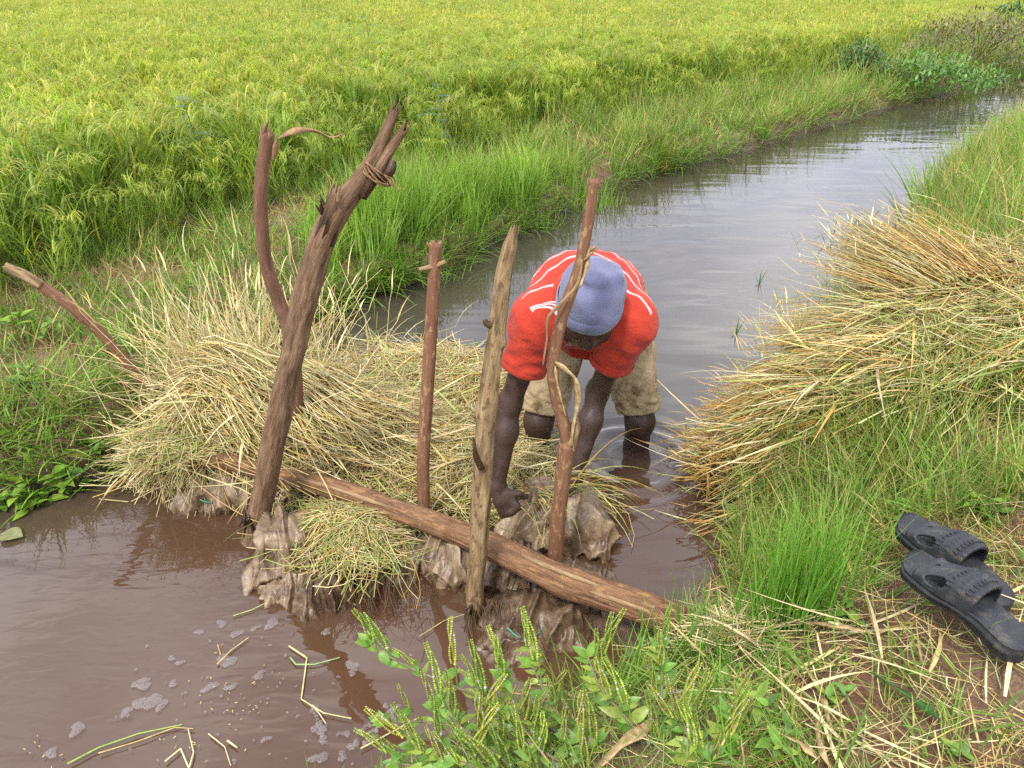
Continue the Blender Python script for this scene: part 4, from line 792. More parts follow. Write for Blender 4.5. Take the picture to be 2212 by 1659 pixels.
for (pz, r, yaw, m_, label, seed, thread, sc_) in SACKS:
    c = np.array(at_z(*pz)); R = empty('mud_sack', c); tag(R, label, 'sack', 'old woven sacks packed under the log'); r_ = np.random.default_rng(seed)
    v, f = sack_skin(c, np.array(r) * 1.12, yaw * .6, seed); o = part('sack_cloth', v, f, m_, R); md = o.modifiers.new('thickness', 'SOLIDIFY'); md.thickness = .003; md.offset = 0
    uu, vv = np.meshgrid(np.linspace(0, 2 * math.pi, 32, endpoint=False), np.linspace(.001, math.pi - .001, 22), indexing='ij'); d = np.stack([np.sin(vv) * np.cos(uu), np.sin(vv) * np.sin(uu), np.cos(vv)], -1).reshape(-1, 3); I = np.arange(32 * 22).reshape(32, 22); I2 = np.roll(I, -1, 0)
    part('filling', c + d * np.array(r) * (.82 + .12 * noise(d * 2.5 + seed))[:, None], np.stack([I[:, :-1], I[:, 1:], I2[:, 1:], I2[:, :-1]], -1).reshape(-1, 4), M_SOIL, R)
    for k_ in range(3):          # loose torn edges of the sacking
        an = r_.uniform(3.4, 6.0); b = c + np.array((math.cos(an) * r[0] * .9, math.sin(an) * r[1] * .9, r[2] * r_.uniform(-.3, .45))); o_ = np.array((math.cos(an), math.sin(an), 0))
        v, ff = ribbon([b - o_ * .02, b + o_ * .02 + (0, 0, .008), b + o_ * .035 + (r_.normal(0, .012), 0, -.03), b + o_ * .04 + (r_.normal(0, .02), 0, -.065)], r_.uniform(.03, .06), 18, r_.uniform(-.8, .8), seed + k_, .0015); part('loose_flap', v, ff, m_, R)
    if thread:
        for k_ in range(2):
            b = c + np.array((-.3 * r[0] + .4 * r[0] * k_, -r[1] * 1.05, .03 - .4 * r[2] * k_)); q = b + np.array([(-.05, .012, .015), (-.02, -.012, .004), (.015, -.012, -.006), (.05, .012, .012)]); v, ff, cc = tubes(spline(q, 12)[None], .003, (1, 1, 1), 6, .6); part('green_twine', v, ff, M_GREENPL, R)
# straw lying on the sacks
def on_sack(p):
    z = np.full(len(p), .10); z = np.maximum(z, g2(p, at_z(740, 1130, .13)[:2], (.26, .16), .155, -.2)) + .02 * noise(np.c_[p * 14, np.zeros(len(p))]); return z
A = Acc(); n = 900; q = np.array([at_z(x_, y_, .15)[:2] for x_, y_ in zip(rng.normal(748, 62, n), rng.normal(1135, 36, n))])
A.add(*draped(n, q, U(0, 6.28, n), U(.05, .28, n), on_sack, (.0, .03), .9, K=6, wts=(.36, .2, .40, .04), rad=(.001, .002), tipup=-.03))
v, f, c = A.get(); tag(part('straw_tuft', v, f, M_STRAW, cols=c), 'yellow green straw spread over the sacks in front of the log', kind='stuff')
A = Acc(); n = 170; q = np.array([at_z(x_, y_, .16)[:2] for x_, y_ in zip(rng.normal(1170, 60, n), rng.normal(1042, 18, n))])
A.add(*draped(n, q, rng.normal(-.5, .5, n), U(.12, .4, n), lambda p: np.maximum(heap_z(p), g2(p, at_z(1195, 1110, .1)[:2], (.2, .16), .17)), (.0, .02), .4, wts=(.2, .35, .3, .15), tipup=-.06))
n = 26; b = np.c_[rng.normal(.17, .03, n), rng.normal(1.98, .03, n), U(.16, .22, n)]
A.add(*blades(b, rng.normal(-.2, .5, n), U(.7, 1.3, n), U(.9, 1.8, n), U(.2, .36, n), U(.003, .006, n), 7, straw_cols(n, (.15, .3, .4, .15))))
v, f, c = A.get(); tag(part('sack_straw', v, f, M_STRAW, cols=c), 'straw trailing over the sack under the hands of the man', kind='stuff')
# roots and wet strands trailing from the sacks
A = Acc(); n = 150; xx = np.concatenate([rng.normal(800, 50, 80), rng.normal(1090, 60, 70)])
for i in range(n):
    yb = 1215 + (xx[i] - 700) * .22; b = at_z(xx[i], yb, .07); e = at_z(xx[i] + U(-25, 45), yb + U(40, 110), .005); md = (b + e) / 2 + (U(-.02, .02), -.015, .01); A.add(*tubes(spline([b, md, e], 6)[None], U(.001, .0022), jit((.09, .055, .03), 1, .4), 3, .4))
v, f, c = A.get(); tag(part('wet_strands', v, f, M_STRAW, cols=c), 'dark wet roots and straw trailing from the sacks into the water', kind='stuff')
# ------------------------------------------------------------------ the man
hip = np.array((.325, 2.66, .57)); chest = np.array((.245, 2.20, .775)); neck = np.array((.225, 2.06, .83)); head = np.array((.222, 1.965, .845))
shL = np.array((.08, 2.045, .755)); shR = np.array((.354, 2.045, .755)); elL = np.array((-.005, 2.05, .475)); elR = np.array((.285, 2.12, .475))
wrL = np.array(at_y(1074, 1062, 1.975)); wrR = np.array(at_y(1238, 1050, 2.0)); knL = np.array((.105, 2.475, .135)); knR = np.array((.505, 2.475, .135)); hpL = np.array((.235, 2.665, .54)); hpR = np.array((.425, 2.665, .54))
BK = 'body'
F = Field((-.2, 1.62, -.45), (.75, 2.95, 1.08), .0055)
F.cap(hip, chest, .12, .135, .03); F.ell(hip + (0, .02, 0), (.165, .12, .12), k=.05); F.cap(chest, neck, .10, .062, .05); F.cap(shL, shR, .06, .06, .05)
F.cap(neck, head + (0, .02, -.02), .056, .052, .03)
for sh, el, wr in ((shL, elL, wrL), (shR, elR, wrR)):
    F.ell(sh, (.062, .066, .066), k=.05); mid = sh * .55 + el * .45
    F.cap(sh, mid, .046, .043, .04); F.cap(mid, el, .042, .033, .03); F.ell(el + (0, .012, 0), (.031, .036, .034), k=.02)
    fm = el * .68 + wr * .32; F.cap(el, fm, .033, .037, .03); F.cap(fm, wr, .0365, .0225, .03); F.cap(fm + (.012, -.012, 0), wr + (.006, -.008, .03), .012, .006, .015)
for hp, kn in ((hpL, knL), (hpR, knR)):
    F.cap(hp, kn, .085, .056, .04); F.ell(kn + (0, -.018, -.005), (.043, .035, .045), k=.03); an = np.array((kn[0] + .0, kn[1] + .06, -.33)); ca = kn * .62 + an * .38 + (0, .015, 0)
    F.cap(kn, ca, .05, .053, .03); F.cap(ca, an, .05, .036, .03); F.cap(an + (0, .02, -.03), an + (0, -.15, -.05), .035, .028, .03)
# head: crown tips towards the camera, face looks down
crown = np.array((0, -.70, .714)); face = np.array((0, -.714, -.70)); side = np.array((1.0, 0, 0)); AXH = np.array([side, face, crown])
def hd(x, f_, c_): return head + side * x + face * f_ + crown * c_
F.ell(hd(0, -.01, .02), (.076, .098, .105), AXH, .02); F.ell(hd(0, .03, -.065), (.058, .068, .07), AXH, .04); F.ell(hd(0, .055, -.105), (.034, .03, .03), AXH, .03)
F.cap(hd(0, .092, .005), hd(0, .108, -.038), .010, .0145, .016); F.ell(hd(-.013, .10, -.04), (.011, .011, .009), AXH, .01); F.ell(hd(.013, .10, -.04), (.011, .011, .009), AXH, .01)
F.cap(hd(-.035, .082, .018), hd(.035, .082, .018), .013, .013, .02)
for sx in (-1, 1):
    F.ell(hd(sx * .033, .092, .0), (.016, .012, .011), AXH, .0, 'sub'); F.ell(hd(sx * .032, .078, -.001), (.014, .014, .013), AXH, .006); F.ell(hd(sx * .045, .06, -.03), (.022, .022, .02), AXH, .025)
    F.ell(hd(sx * .08, -.012, -.012), (.010, .022, .033), AXH, .008)
F.cap(hd(-.024, .092, -.066), hd(.024, .092, -.066), .009, .009, .008); F.cap(hd(-.02, .09, -.080), hd(.02, .09, -.080), .0095, .0095, .006)
F.cap(hd(-.028, .107, -.0735), hd(.028, .107, -.0735), .004, .004, .0, 'sub')
# hands: palm and five curled fingers each
def hand(wr, el, dr, palm_n, thumb_side, curl, spread=1.0, s=1.0):
    d = wr - el; d /= np.linalg.norm(d); dr = np.array(dr, float); dr /= np.linalg.norm(dr); n = np.array(palm_n, float); n -= dr * (n @ dr); n /= np.linalg.norm(n); sd = np.cross(dr, n) * thumb_side     # towards the thumb
    F.cap(wr - d * .02, wr + dr * .03 * s, .0235, .023, .02); F.cap(wr + dr * .03 + sd * .022, wr + dr * .078 + sd * .028, .0165, .0145, .018); F.cap(wr + dr * .03 - sd * .018, wr + dr * .074 - sd * .026, .0155, .013, .018)
    F.cap(wr + dr * .03, wr + dr * .08, .017, .0145, .018)
    for i, (o, l1, l2, l3, r_) in enumerate(((.030, .040, .026, .02, .0092), (.010, .045, .029, .022, .0095), (-.011, .042, .027, .021, .009), (-.030, .033, .021, .018, .0082))):
        p0 = wr + dr * (.082 - .006 * abs(i - 1)) + sd * o; aa = curl + .08 * i; fd = lambda a_: dr * math.cos(a_) + n * math.sin(a_) + sd * (o * 2.6 * spread)
        q1 = p0 + fd(aa * .55) * l1; q2 = q1 + fd(aa * 1.15) * l2; q3 = q2 + fd(aa * 1.6) * l3
        F.cap(p0, q1, r_ * 1.08, r_, .007); F.cap(q1, q2, r_, r_ * .92, .004); F.cap(q2, q3, r_ * .92, r_ * .78, .004)
    t0 = wr + dr * .022 + sd * .026; t1 = t0 + (dr * .55 + sd * .7 + n * .3) * .042; t2 = t1 + (dr * .75 + sd * .3 + n * .5) * .034; t3 = t2 + (dr * .8 + n * .6) * .024
    F.cap(t0, t1, .0155, .0125, .014); F.cap(t1, t2, .0115, .0105, .005); F.cap(t2, t3, .0105, .0085, .004)
hand(wrL, elL, (.55, -.45, -.70), (.25, .7, -.55), 1, .85, 1.5); hand(wrR, elR, (-.3, -.35, -.85), (0, .75, -.4), -1, .85, 1.4)
v, f = F.mesh(1)
MAN = empty('person', (.315, 2.5, -.38)); tag(MAN, 'man in red striped shirt and blue knit cap bending knee deep in water', 'person')
part('body', v, f, M_SKIN, MAN)
# shirt
F = Field((-.16, 1.72, .30), (.62, 2.95, 1.08), .006)
F.cap(hip + (0, .02, .01), chest, 0.138, .148, .04, sq=((0, .45, .9), 1.12)); F.cap(chest, neck + (0, .0, -.01), .138, .08, .06); F.cap(shL + (.02, .02, 0), shR + (-.02, .02, 0), .076, .076, .06)
F.ell((.25, 2.26, .70), (.165, .17, .13), k=.05); F.ell((.275, 2.36, .755), (.17, .2, .10), k=.05)
for sh, el, sx in ((shL, elL, -1), (shR, elR, 1)):
    he = sh * .40 + el * .60; F.ell(sh, (.070, .076, .074), k=.05); F.cap(sh, he, .069, .070, .03)
for sh in (shL, shR): F.cap(sh + (0, .02, -.005), (sh + chest) / 2 + (0, .13, .03), .074, .088, .06)
# billowing belly of the shirt
F.ell((.285, 2.33, .60), (.155, .15, .09), k=.05)
def tri(x): return np.abs(x - np.floor(x) - .5) * 4 - 1
def wr_fn(p):
    w_ = fbm(p * 6, 2) * .35; return .0022 * tri(p[:, 0] * 9 + p[:, 2] * 12 + w_ * 2) + .002 * tri(p[:, 1] * 10 - p[:, 0] * 8 + w_ * 3) + .003 * tri((p[:, 2] * 18 + p[:, 1] * 7) + w_ * 2) * (p[:, 2] < .72) + .003 * noise(p * 14)
def wr_old(p):
    q = p * np.array((9, 9, 9)); w_ = fbm(p * 7, 2); return .006 * (1 - 2 * np.abs(noise(np.c_[(p[:, 0] * 10 + p[:, 2] * 14), p[:, 1] * 6 + w_, p[:, 2] * 5]))) + .003 * noise(p * 38) + .004 * noise(q * 1.7)
F.wrinkle(wr_fn)
for sh, el in ((shL, elL), (shR, elR)):
    d = el - sh; L_ = np.linalg.norm(d); d /= L_; c_ = sh + d * L_ * .56; F.cut(c_, d, c_ - (.11, .11, .12), c_ + (.11, .11, .03)); F.cap(sh + d * L_ * .42, sh + d * L_ * .8, .053, .058, 0, 'sub')
    hb = sh + d * (L_ * .56 - .012)
fr = np.array((0, -.55, -.83)); F.cut(hip + (0, .12, .06), (0, .9, -.42))
nk = neck - chest; nk /= np.linalg.norm(nk)
v, f = F.mesh(1)
ax_ = (chest - hip) / np.linalg.norm(chest - hip)
def sleeve_w(p):
    r_ = np.zeros(len(p))
    for sh, el, sx in ((shL, elL, -1), (shR, elR, 1)):
        d = (el - sh) / np.linalg.norm(el - sh); nrm = d * .75 + np.array((sx * .62, -.25, 0)); r_ = np.maximum(r_, np.clip(((p - (sh + d * -.012 + np.array((sx * -.004, 0, 0)))) @ nrm) * 60 + .5, 0, 1))
    return r_
# collar: a folded band round the neck
sh_o = part('shirt', v, f, M_SHIRT, MAN, attrs={'axis': (v - hip) @ ax_ + .5 - .30 * np.abs(v[:, 0] - .24), 'sleeve': sleeve_w(v)})
an = np.linspace(0, 2 * math.pi, 40); e1 = np.array((1.0, 0, 0)); e2 = np.cross(nk, e1); cc = neck + nk * .012; V = []
for rr, up in ((.072, -.004), (.066, .03), (.078, .036), (.100, .006), (.104, -.008), (.098, -.006)):
    V.append(cc + (np.cos(an)[:, None] * e1 * rr * 1.05 + np.sin(an)[:, None] * e2 * rr) + nk * (up + .008 * np.sin(an * 3)[:, None] * (rr > .09)))
V = np.array(V); nr, na_ = V.shape[:2]; I = np.arange(nr * na_).reshape(nr, na_); f = np.stack([I[:-1, :-1], I[:-1, 1:], I[1:, 1:], I[1:, :-1]], -1).reshape(-1, 4); V = V.reshape(-1, 3)
grand('collar', V, f, M_SHIRT, MAN, sh_o, attrs={'axis': np.full(len(V), .03), 'sleeve': np.ones(len(V))})
# hem bands of the sleeves
for sh, el in ((shL, elL), (shR, elR)):
    d = (el - sh); L_ = np.linalg.norm(d); d /= L_; e1 = np.cross(d, (0, 1, 0)); e1 /= np.linalg.norm(e1); e2 = np.cross(d, e1); V = []
    for rr, o in ((.0715, -.022), (.0735, -.018), (.073, -.002), (.069, .001), (.061, -.004)):
        wv = 1 + .03 * np.sin(an * 2 + sh[0] * 9) + .02 * np.sin(an * 5); V.append(sh + d * (L_ * .56 + o) + np.cos(an)[:, None] * e1 * rr * wv[:, None] + np.sin(an)[:, None] * e2 * rr * wv[:, None])
    V = np.array(V).reshape(-1, 3); nr = 5; I = np.arange(nr * len(an)).reshape(nr, -1); f = np.stack([I[:-1, :-1], I[:-1, 1:], I[1:, 1:], I[1:, :-1]], -1).reshape(-1, 4)
    grand('sleeve_hem', V, f, M_SHIRT, MAN, sh_o, attrs={'axis': np.full(len(V), .03), 'sleeve': np.ones(len(V))})
# cap: floppy knit with a turned band
F = Field(head - .22, head + .22, .0045)
F.ell(hd(0, -.015, .03), (.091, .110, .098), AXH, .02); F.ell(hd(.02, -.035, .07), (.068, .072, .052), AXH, .05); F.ell(hd(.055, -.05, .082), (.035, .040, .03), AXH, .03)
F.wrinkle(lambda p: (.0075 * np.sin(((p - head) @ crown) * 70 + ((p - head) @ side) * 22 + 4 * noise(p * 9)) * sstep(.04, .06, (p - head) @ crown) * (.4 + .6 * sstep(-.3, .3, noise(p * 8 + 3))) + .004 * noise(p * 24)) )
cd_ = np.array(crown * .94 - face * .34); cd_ /= np.linalg.norm(cd_); F.cut(hd(0, .06, .028), -cd_); F.ell(hd(0, -.012, .01), (.083, .103, .10), AXH, 0, 'sub')
v, f = F.mesh(1); cap_o = part('knit_cap', v, f, M_CAP, MAN)
# turned band
pl = hd(0, .06, .028); ctr = hd(0, -.014, .034); an = np.linspace(0, 2 * math.pi, 64); e2 = np.cross(cd_, side); V = []
base_c = ctr - cd_ * ((ctr - pl) @ cd_)
for rr, o in ((.96, -.004), (1.035, -.003), (1.05, .012), (1.045, .03), (1.0, .036)):
    V.append(base_c + side * (np.cos(an) * .0925 * rr)[:, None] + e2 * (np.sin(an) * .110 * rr)[:, None] + cd_ * (o + .002 * np.sin(an * 6))[:, None])
V = np.array(V).reshape(-1, 3); I = np.arange(5 * 64).reshape(5, 64); f = np.stack([I[:-1, :-1], I[:-1, 1:], I[1:, 1:], I[1:, :-1]], -1).reshape(-1, 4); grand('cap_band', V, f, M_CAP, MAN, cap_o)
# shorts with rolled hems
F = Field((.0, 2.30, .05), (.65, 2.95, .80), .006)
F.ell(hip + (0, .02, 0), (.185, .145, .14), k=.05)
for hp, kn in ((hpL, knL), (hpR, knR)):
    hm = kn * .88 + hp * .12; F.cap(hp, hm, .118, .090, .04); d = (kn - hp) / np.linalg.norm(kn - hp)
    for k_, (o, r_) in enumerate(((-.002, .094), (-.028, .104), (-.055, .101), (-.08, .094))): F.ell(hm + d * o + np.array((0, 0, .006 * math.sin(k_ * 2))), (r_ + .002 * k_, r_, .0145), [(1, 0, 0), (0, .97, .22), (0, -.22, .97)], k=.003)
F.wrinkle(lambda p: np.where(p[:, 2] < .27, .0075 * (1 - 2 * np.abs(noise(np.c_[p[:, 0] * 10, p[:, 1] * 10, p[:, 2] * 60 + p[:, 0] * 20]))), .007 * (1 - 2 * np.abs(noise(np.c_[p[:, 0] * 14, p[:, 1] * 14, p[:, 2] * 9])))) + .003 * noise(p * 40))
for hp, kn in ((hpL, knL), (hpR, knR)):
    d = (kn - hp) / np.linalg.norm(kn - hp); hm = kn * .91 + hp * .09; F.cut(hm + (0, 0, .0), d + np.array((0, 0, -.6)), hm - .14, hm + (.14, .14, .03)); F.cap(hp * .4 + kn * .6, kn + d * .1, .064, .068, 0, 'sub')
v, f = F.mesh(1); part('shorts', v, f, M_SHORTS, MAN)
# ------------------------------------------------------------------ sandals
def sandal(toe, heel, zt, zh, flip, label):
    """closed slip-on of black rubber: ribbed sole, domed upper with side hole"""
    a = np.array(at_z(*toe, zt)); b = np.array(at_z(*heel, zh)); L_ = np.linalg.norm(b - a); ex = (b - a) / L_; ey = np.cross((0, 0, 1), ex); ey /= np.linalg.norm(ey); ez = np.cross(ex, ey); R = empty('sandal', (a + b) / 2); tag(R, label, 'sandal', 'pair of black rubber sandals')
    W = lambda p: a + ex * (p[:, :1] * L_) + ey * p[:, 1:2] * flip + ez * p[:, 2:3]
    s = .5 - .5 * np.cos(np.linspace(0, math.pi, 41)); hw = .047 * np.interp(s, [0, .12, .25, .38, .55, .7, .85, 1], [.86, .93, 1.0, 1.02, .84, .74, .77, .74]) * np.sqrt(np.clip(1 - np.clip(1 - s / .13, 0, 1) ** 2.2, .002, 1)) * np.sqrt(np.clip(1 - np.clip((s - .87) / .13, 0, 1) ** 2.2, .002, 1)); cen = .006 * np.sin(s * 3.2 - .4)
    arch = .010 * np.exp(-((s - .55) / .2) ** 2) + .016 * np.clip((.12 - s) / .12, 0, 1) ** 2
    prof = [(.90, 0), (1.0, .004), (1.0, .0115), (1.03, .013), (1.03, .019), (.97, .021), (.97, .0265), (1.0, .028), (.98, .031), (.90, .0295), (.5, .0265), (0, .0255), (-.5, .0265), (-.90, .0295), (-.98, .031), (-1.0, .028), (-.97, .0265), (-.97, .021), (-1.03, .019), (-1.03, .013), (-1.0, .0115), (-1.0, .004), (-.90, 0), (0, 0)]
    V = []
    for i in range(41):
        hl = .012 * sstep(.5, .8, np.array(s[i]))
        for (k_, z) in prof: V.append((s[i], cen[i] + hw[i] * k_, z * (1 + hl * 22 * (z > .002)) + arch[i] + (.0025 * (i % 2) if abs(k_) >= 1.0 and z < .013 else 0)))
    n_ = len(prof); I = np.arange(41 * n_).reshape(41, n_); J = np.roll(I, -1, 1); f = np.stack([I[:-1], J[:-1], J[1:], I[1:]], -1).reshape(-1, 4)
    fl = [tuple(x) for x in f] + [tuple(range(n_)), tuple(range(40 * n_, 41 * n_))[::-1]]
    so_ = part('sole', W(np.array(V)), fl, M_RUBBER, R)
    # upper: arch over the instep; hole at each side, open toe
    nu_, nv_ = 49, 61; gi_, gj_ = np.meshgrid(np.linspace(0, 1, nu_), np.linspace(0, 1, nv_), indexing='ij'); ev = np.full(gi_.shape, 9.0)
    for (ci, cj, ri, rj) in ((.36, .175, .17, .10), (.36, .825, .17, .10), (.13, .5, .04, .035)):
        e_ = np.sqrt(((gi_ - ci) / ri) ** 2 + ((gj_ - cj) / rj) ** 2); m_ = (e_ > .72) & (e_ < 1.25); k_ = np.where(m_, 1 / np.maximum(e_, 1e-6), 1); gi_ = ci + (gi_ - ci) * k_; gj_ = cj + (gj_ - cj) * k_; ev = np.minimum(ev, np.where(m_, 1.0, e_))
    def surf(gi_, gj_, kk):
        q = .17 + .45 * gi_; th = gj_ * math.pi; w_ = np.interp(q, s, hw) * .99; hz = .026 + .046 * sstep(0, .85, gi_); z_ = .027 + hz * np.sin(th) ** .75 * kk; y_ = np.interp(q, s, cen) + w_ * np.cos(th) * (1 - (1 - kk) * .7) * (1 + .10 * np.sin(th * 2) ** 2)
        return np.stack([q + .03 * np.sin(th) * (gi_ - .35), y_, z_], -1)
    T = surf(gi_, gj_, 1.0); To = surf(gi_, gj_, .90); dots = ((np.arange(nv_) // 2) % 2)[None] * .0024
    for g0 in (.0, .44, .72, .97): T[..., 2] += np.where(np.abs(gi_ - g0) < .035, dots, 0)
    for (ci, cj) in ((.36, .175), (.36, .825)):
        e_ = np.sqrt(((gi_ - ci) / .17) ** 2 + ((gj_ - cj) / .10) ** 2); T[..., 2] += .003 * np.exp(-((e_ - 1.12) / .2) ** 2)
    I = np.arange(nu_ * nv_).reshape(nu_, nv_); off = nu_ * nv_; fl = []; keep = np.maximum(np.maximum(ev[:-1, :-1], ev[1:, :-1]), np.maximum(ev[:-1, 1:], ev[1:, 1:])) > 1.002
    for i in range(nu_ - 1):
        for j in range(nv_ - 1):
            if not keep[i, j]: continue
            fl.append((I[i, j], I[i + 1, j], I[i + 1, j + 1], I[i, j + 1])); fl.append((off + I[i, j], off + I[i, j + 1], off + I[i + 1, j + 1], off + I[i + 1, j]))
            for (di, dj, p0, p1) in ((-1, 0, (i, j), (i, j + 1)), (1, 0, (i + 1, j + 1), (i + 1, j)), (0, -1, (i + 1, j), (i, j)), (0, 1, (i, j + 1), (i + 1, j + 1))):
                ii, jj = i + di, j + dj
                if not (0 <= ii < nu_ - 1 and 0 <= jj < nv_ - 1) or not keep[ii, jj]: fl.append((I[p0], I[p1], off + I[p1], off + I[p0]))
    part('upper', W(np.vstack([T.reshape(-1, 3), To.reshape(-1, 3)])), fl, M_RUBBER, R)
    for row in (.56, .86):      # raised stitching bars across the instep
        for j in range(11):
            c_ = surf(np.array(row), np.array(.2 + .06 * j), 1.0); d_ = np.array([(-.018, 0, 0), (.018, 0, 0)]); v, f, cc_ = tubes(W(c_ + d_)[None], .0034, (1, 1, 1), 6, 1); part('stitch_bar', v, f, M_RUBBER, R)
    return R
g1 = float(gz(*at_z(2090, 1330, .58)[:2])[0]); 
sandal((1948, 1140), (2165, 1335), .575, .565, 1, 'black rubber sandal lying behind its pair, further from the camera')
sandal((1958, 1222), (2203, 1432), .60, .59, 1, 'black rubber sandal in front, its heel at the right edge of the picture')
# ------------------------------------------------------------------ plants, foam and floating bits
def leaf_obj(name, me, root, pos, dirv, up, s, parent=None):
    """shares one leaf mesh; dirv is the leaf's long axis"""
    x_ = np.array(dirv, float); x_ /= np.linalg.norm(x_); z_ = np.array(up, float); z_ -= x_ * (z_ @ x_); z_ /= np.linalg.norm(z_) + 1e-9; y_ = np.cross(z_, x_)
    o = obj(name, me, parent or root); from mathutils import Matrix
    Mx = Matrix(((x_[0] * s, y_[0] * s, z_[0] * s, pos[0] - root.location[0]), (x_[1] * s, y_[1] * s, z_[1] * s, pos[1] - root.location[1]), (x_[2] * s, y_[2] * s, z_[2] * s, pos[2] - root.location[2]), (0, 0, 0, 1)))
    o.matrix_local = Mx; return o
def leaf_data(name, W, col, **k):
    v, f = leaf_mesh(1.0, W, **k); return make_mesh(name, v, f, M_LEAF, cols=np.tile(np.array(col), (len(v), 1)))
LEAF_W = [leaf_data('leaf_a', .52, (.12, .25, .04), droop=.25), leaf_data('leaf_b', .46, (.15, .28, .045), droop=.1), leaf_data('leaf_c', .42, (.23, .31, .05), droop=.35)]
LEAF_H = [leaf_data('leaf_d', .50, (.14, .27, .035), droop=.12, fold=.2), leaf_data('leaf_e', .42, (.2, .31, .04), droop=.2, fold=.15), leaf_data('leaf_f', .45, (.10, .21, .04), droop=.05)]
LEAF_DK = leaf_data('leaf_g', .38, (.05, .13, .035), droop=.2)
def spike_data(seed, col):
    r_ = np.random.default_rng(seed); A = Acc(); K = 10; s = np.linspace(0, 1, K); bend = r_.uniform(-.15, .25)
    path = np.stack([s, bend * s ** 2, np.zeros(K)], -1); A.add(*tubes(path[None], .018, np.array(col) * .8, 5, .5))
    n = 64; t = np.linspace(.12, 1, n); an = t * n * 2.4; rr = .075 * (1.08 - .6 * t)
    c = np.c_[t, bend * t ** 2 + np.cos(an) * rr, np.sin(an) * rr]; sz = .044 * (1.1 - .5 * t) * r_.uniform(.7, 1.25, n)
    o = np.array([(1, 0, 0), (-.6, 0, 0), (0, 1, 0), (0, -1, 0), (0, 0, 1), (0, 0, -1)]) * (1.0, .75, .75)
    v = (c[:, None] + o[None] * sz[:, None, None]).reshape(-1, 3); t8 = np.array([(0, 2, 4), (0, 4, 3), (0, 3, 5), (0, 5, 2), (1, 4, 2), (1, 3, 4), (1, 5, 3), (1, 2, 5)])
    f = (np.arange(n)[:, None, None] * 6 + t8[None]).reshape(-1, 3); cc = np.repeat(np.array(col)[None] * r_.uniform(.75, 1.25, (n, 1)), 6, 0)
    pv = t[::1] > .8; cc = cc.reshape(n, 6, 3); cc[r_.random(n) < .08] = (.5, .45, .5); cc = cc.reshape(-1, 3)
    A.add(v, np.c_[f, f[:, 2:]] if False else f, cc); return make_mesh('flower_spike', *(lambda q: (q[0], q[1], M_LEAF))(A.get()), cols=A.get()[2])
SPIKES = [spike_data(i, c_) for i, c_ in enumerate(((.27, .36, .06), (.31, .39, .07), (.23, .34, .06), (.34, .36, .08)))]
M_STEM = foliage('stem', .0, .5, .3, vary=0)
def weed(label, base, stems, seed):
    r_ = np.random.default_rng(seed); R = empty('flowering_weed', base); tag(R, label, 'weed', 'weeds with upright flower spikes on the near bank')
    for path in stems:
        p = spline(path, 16); v, f, c = tubes(p[None], .0042, (.15, .12, .075), 6, .45); sto = part('stem', v, f, M_STEM, R, cols=c)
        for i in range(2, 16):
            t = i / 15; pos = p[i]; tg = p[min(i + 1, 15)] - p[i - 1]; tg /= np.linalg.norm(tg)
            for sd in (-1, 1):
                if r_.random() < .82:
                    d = tg * .5 + np.array((sd * r_.uniform(.5, 1), r_.uniform(-.5, .5), r_.uniform(-.45, .35))); leaf_obj('leaf', LEAF_W[r_.integers(3)], R, pos, d, (r_.normal(0, .3), r_.normal(0, .3) - .3, 1), r_.uniform(.022, .05) * (1.25 - .4 * t))
            if i % 2 == 0 and r_.random() < .95:
                d = np.array((r_.normal(-.05, .3), r_.normal(.05, .2), 1)) + tg * r_.uniform(.1, .9); d /= np.linalg.norm(d); ln = r_.uniform(.02, .05); q = pos + d * ln
                v, f, c = tubes(np.array([pos, (pos + q) / 2 + r_.normal(0, .003, 3), q])[None], .0017, (.14, .2, .045), 5, .8); part('side_stem', v, f, M_STEM, R, cols=c)
                leaf_obj('flower_spike', SPIKES[r_.integers(4)], R, q, d + r_.normal(0, .12, 3), (0, -1, .2), r_.uniform(.065, .12))
                leaf_obj('leaf', LEAF_W[r_.integers(3)], R, q, d * .2 + np.array((r_.normal(), r_.normal(), .1)), (0, 0, 1), r_.uniform(.018, .032))
        for k_ in range(6): a_ = k_ * 1.05; leaf_obj('leaf', LEAF_W[1], R, p[-1], tg * .7 + np.array((math.cos(a_) * .8, math.sin(a_) * .5, .25)), (0, -.4, 1), r_.uniform(.022, .04))
    return R
b = at_z(1345, 1640, .40)
weed('flowering weed reaching furthest left over the foam, with leafy tip', b, [[b, at_z(1200, 1580, .42), at_z(1010, 1495, .42), at_z(880, 1440, .42), at_z(800, 1392, .45)], [b, at_z(1210, 1640, .40), at_z(1060, 1590, .38), at_z(930, 1560, .38), at_z(830, 1560, .38)]], 1)
b = at_z(1330, 1690, .42)
weed('flowering weed at the bottom edge with many yellow green spikes', b, [[b, at_z(1200, 1640, .45), at_z(1090, 1560, .46), at_z(1030, 1480, .48)], [b, at_z(1150, 1690, .44), at_z(1010, 1650, .42), at_z(900, 1610, .40)], [b, at_z(1250, 1600, .47), at_z(1190, 1520, .48), at_z(1150, 1440, .5)]], 2)
b = at_z(1420, 1650, .44)
weed('flowering weed standing right of the other spiked weeds', b, [[b, at_z(1360, 1560, .48), at_z(1300, 1490, .5), at_z(1270, 1420, .52)], [b, at_z(1420, 1560, .47), at_z(1430, 1480, .5), at_z(1425, 1400, .53)], [b, at_z(1490, 1580, .46), at_z(1500, 1510, .48)]], 3)
b = at_z(1180, 1700, .40)
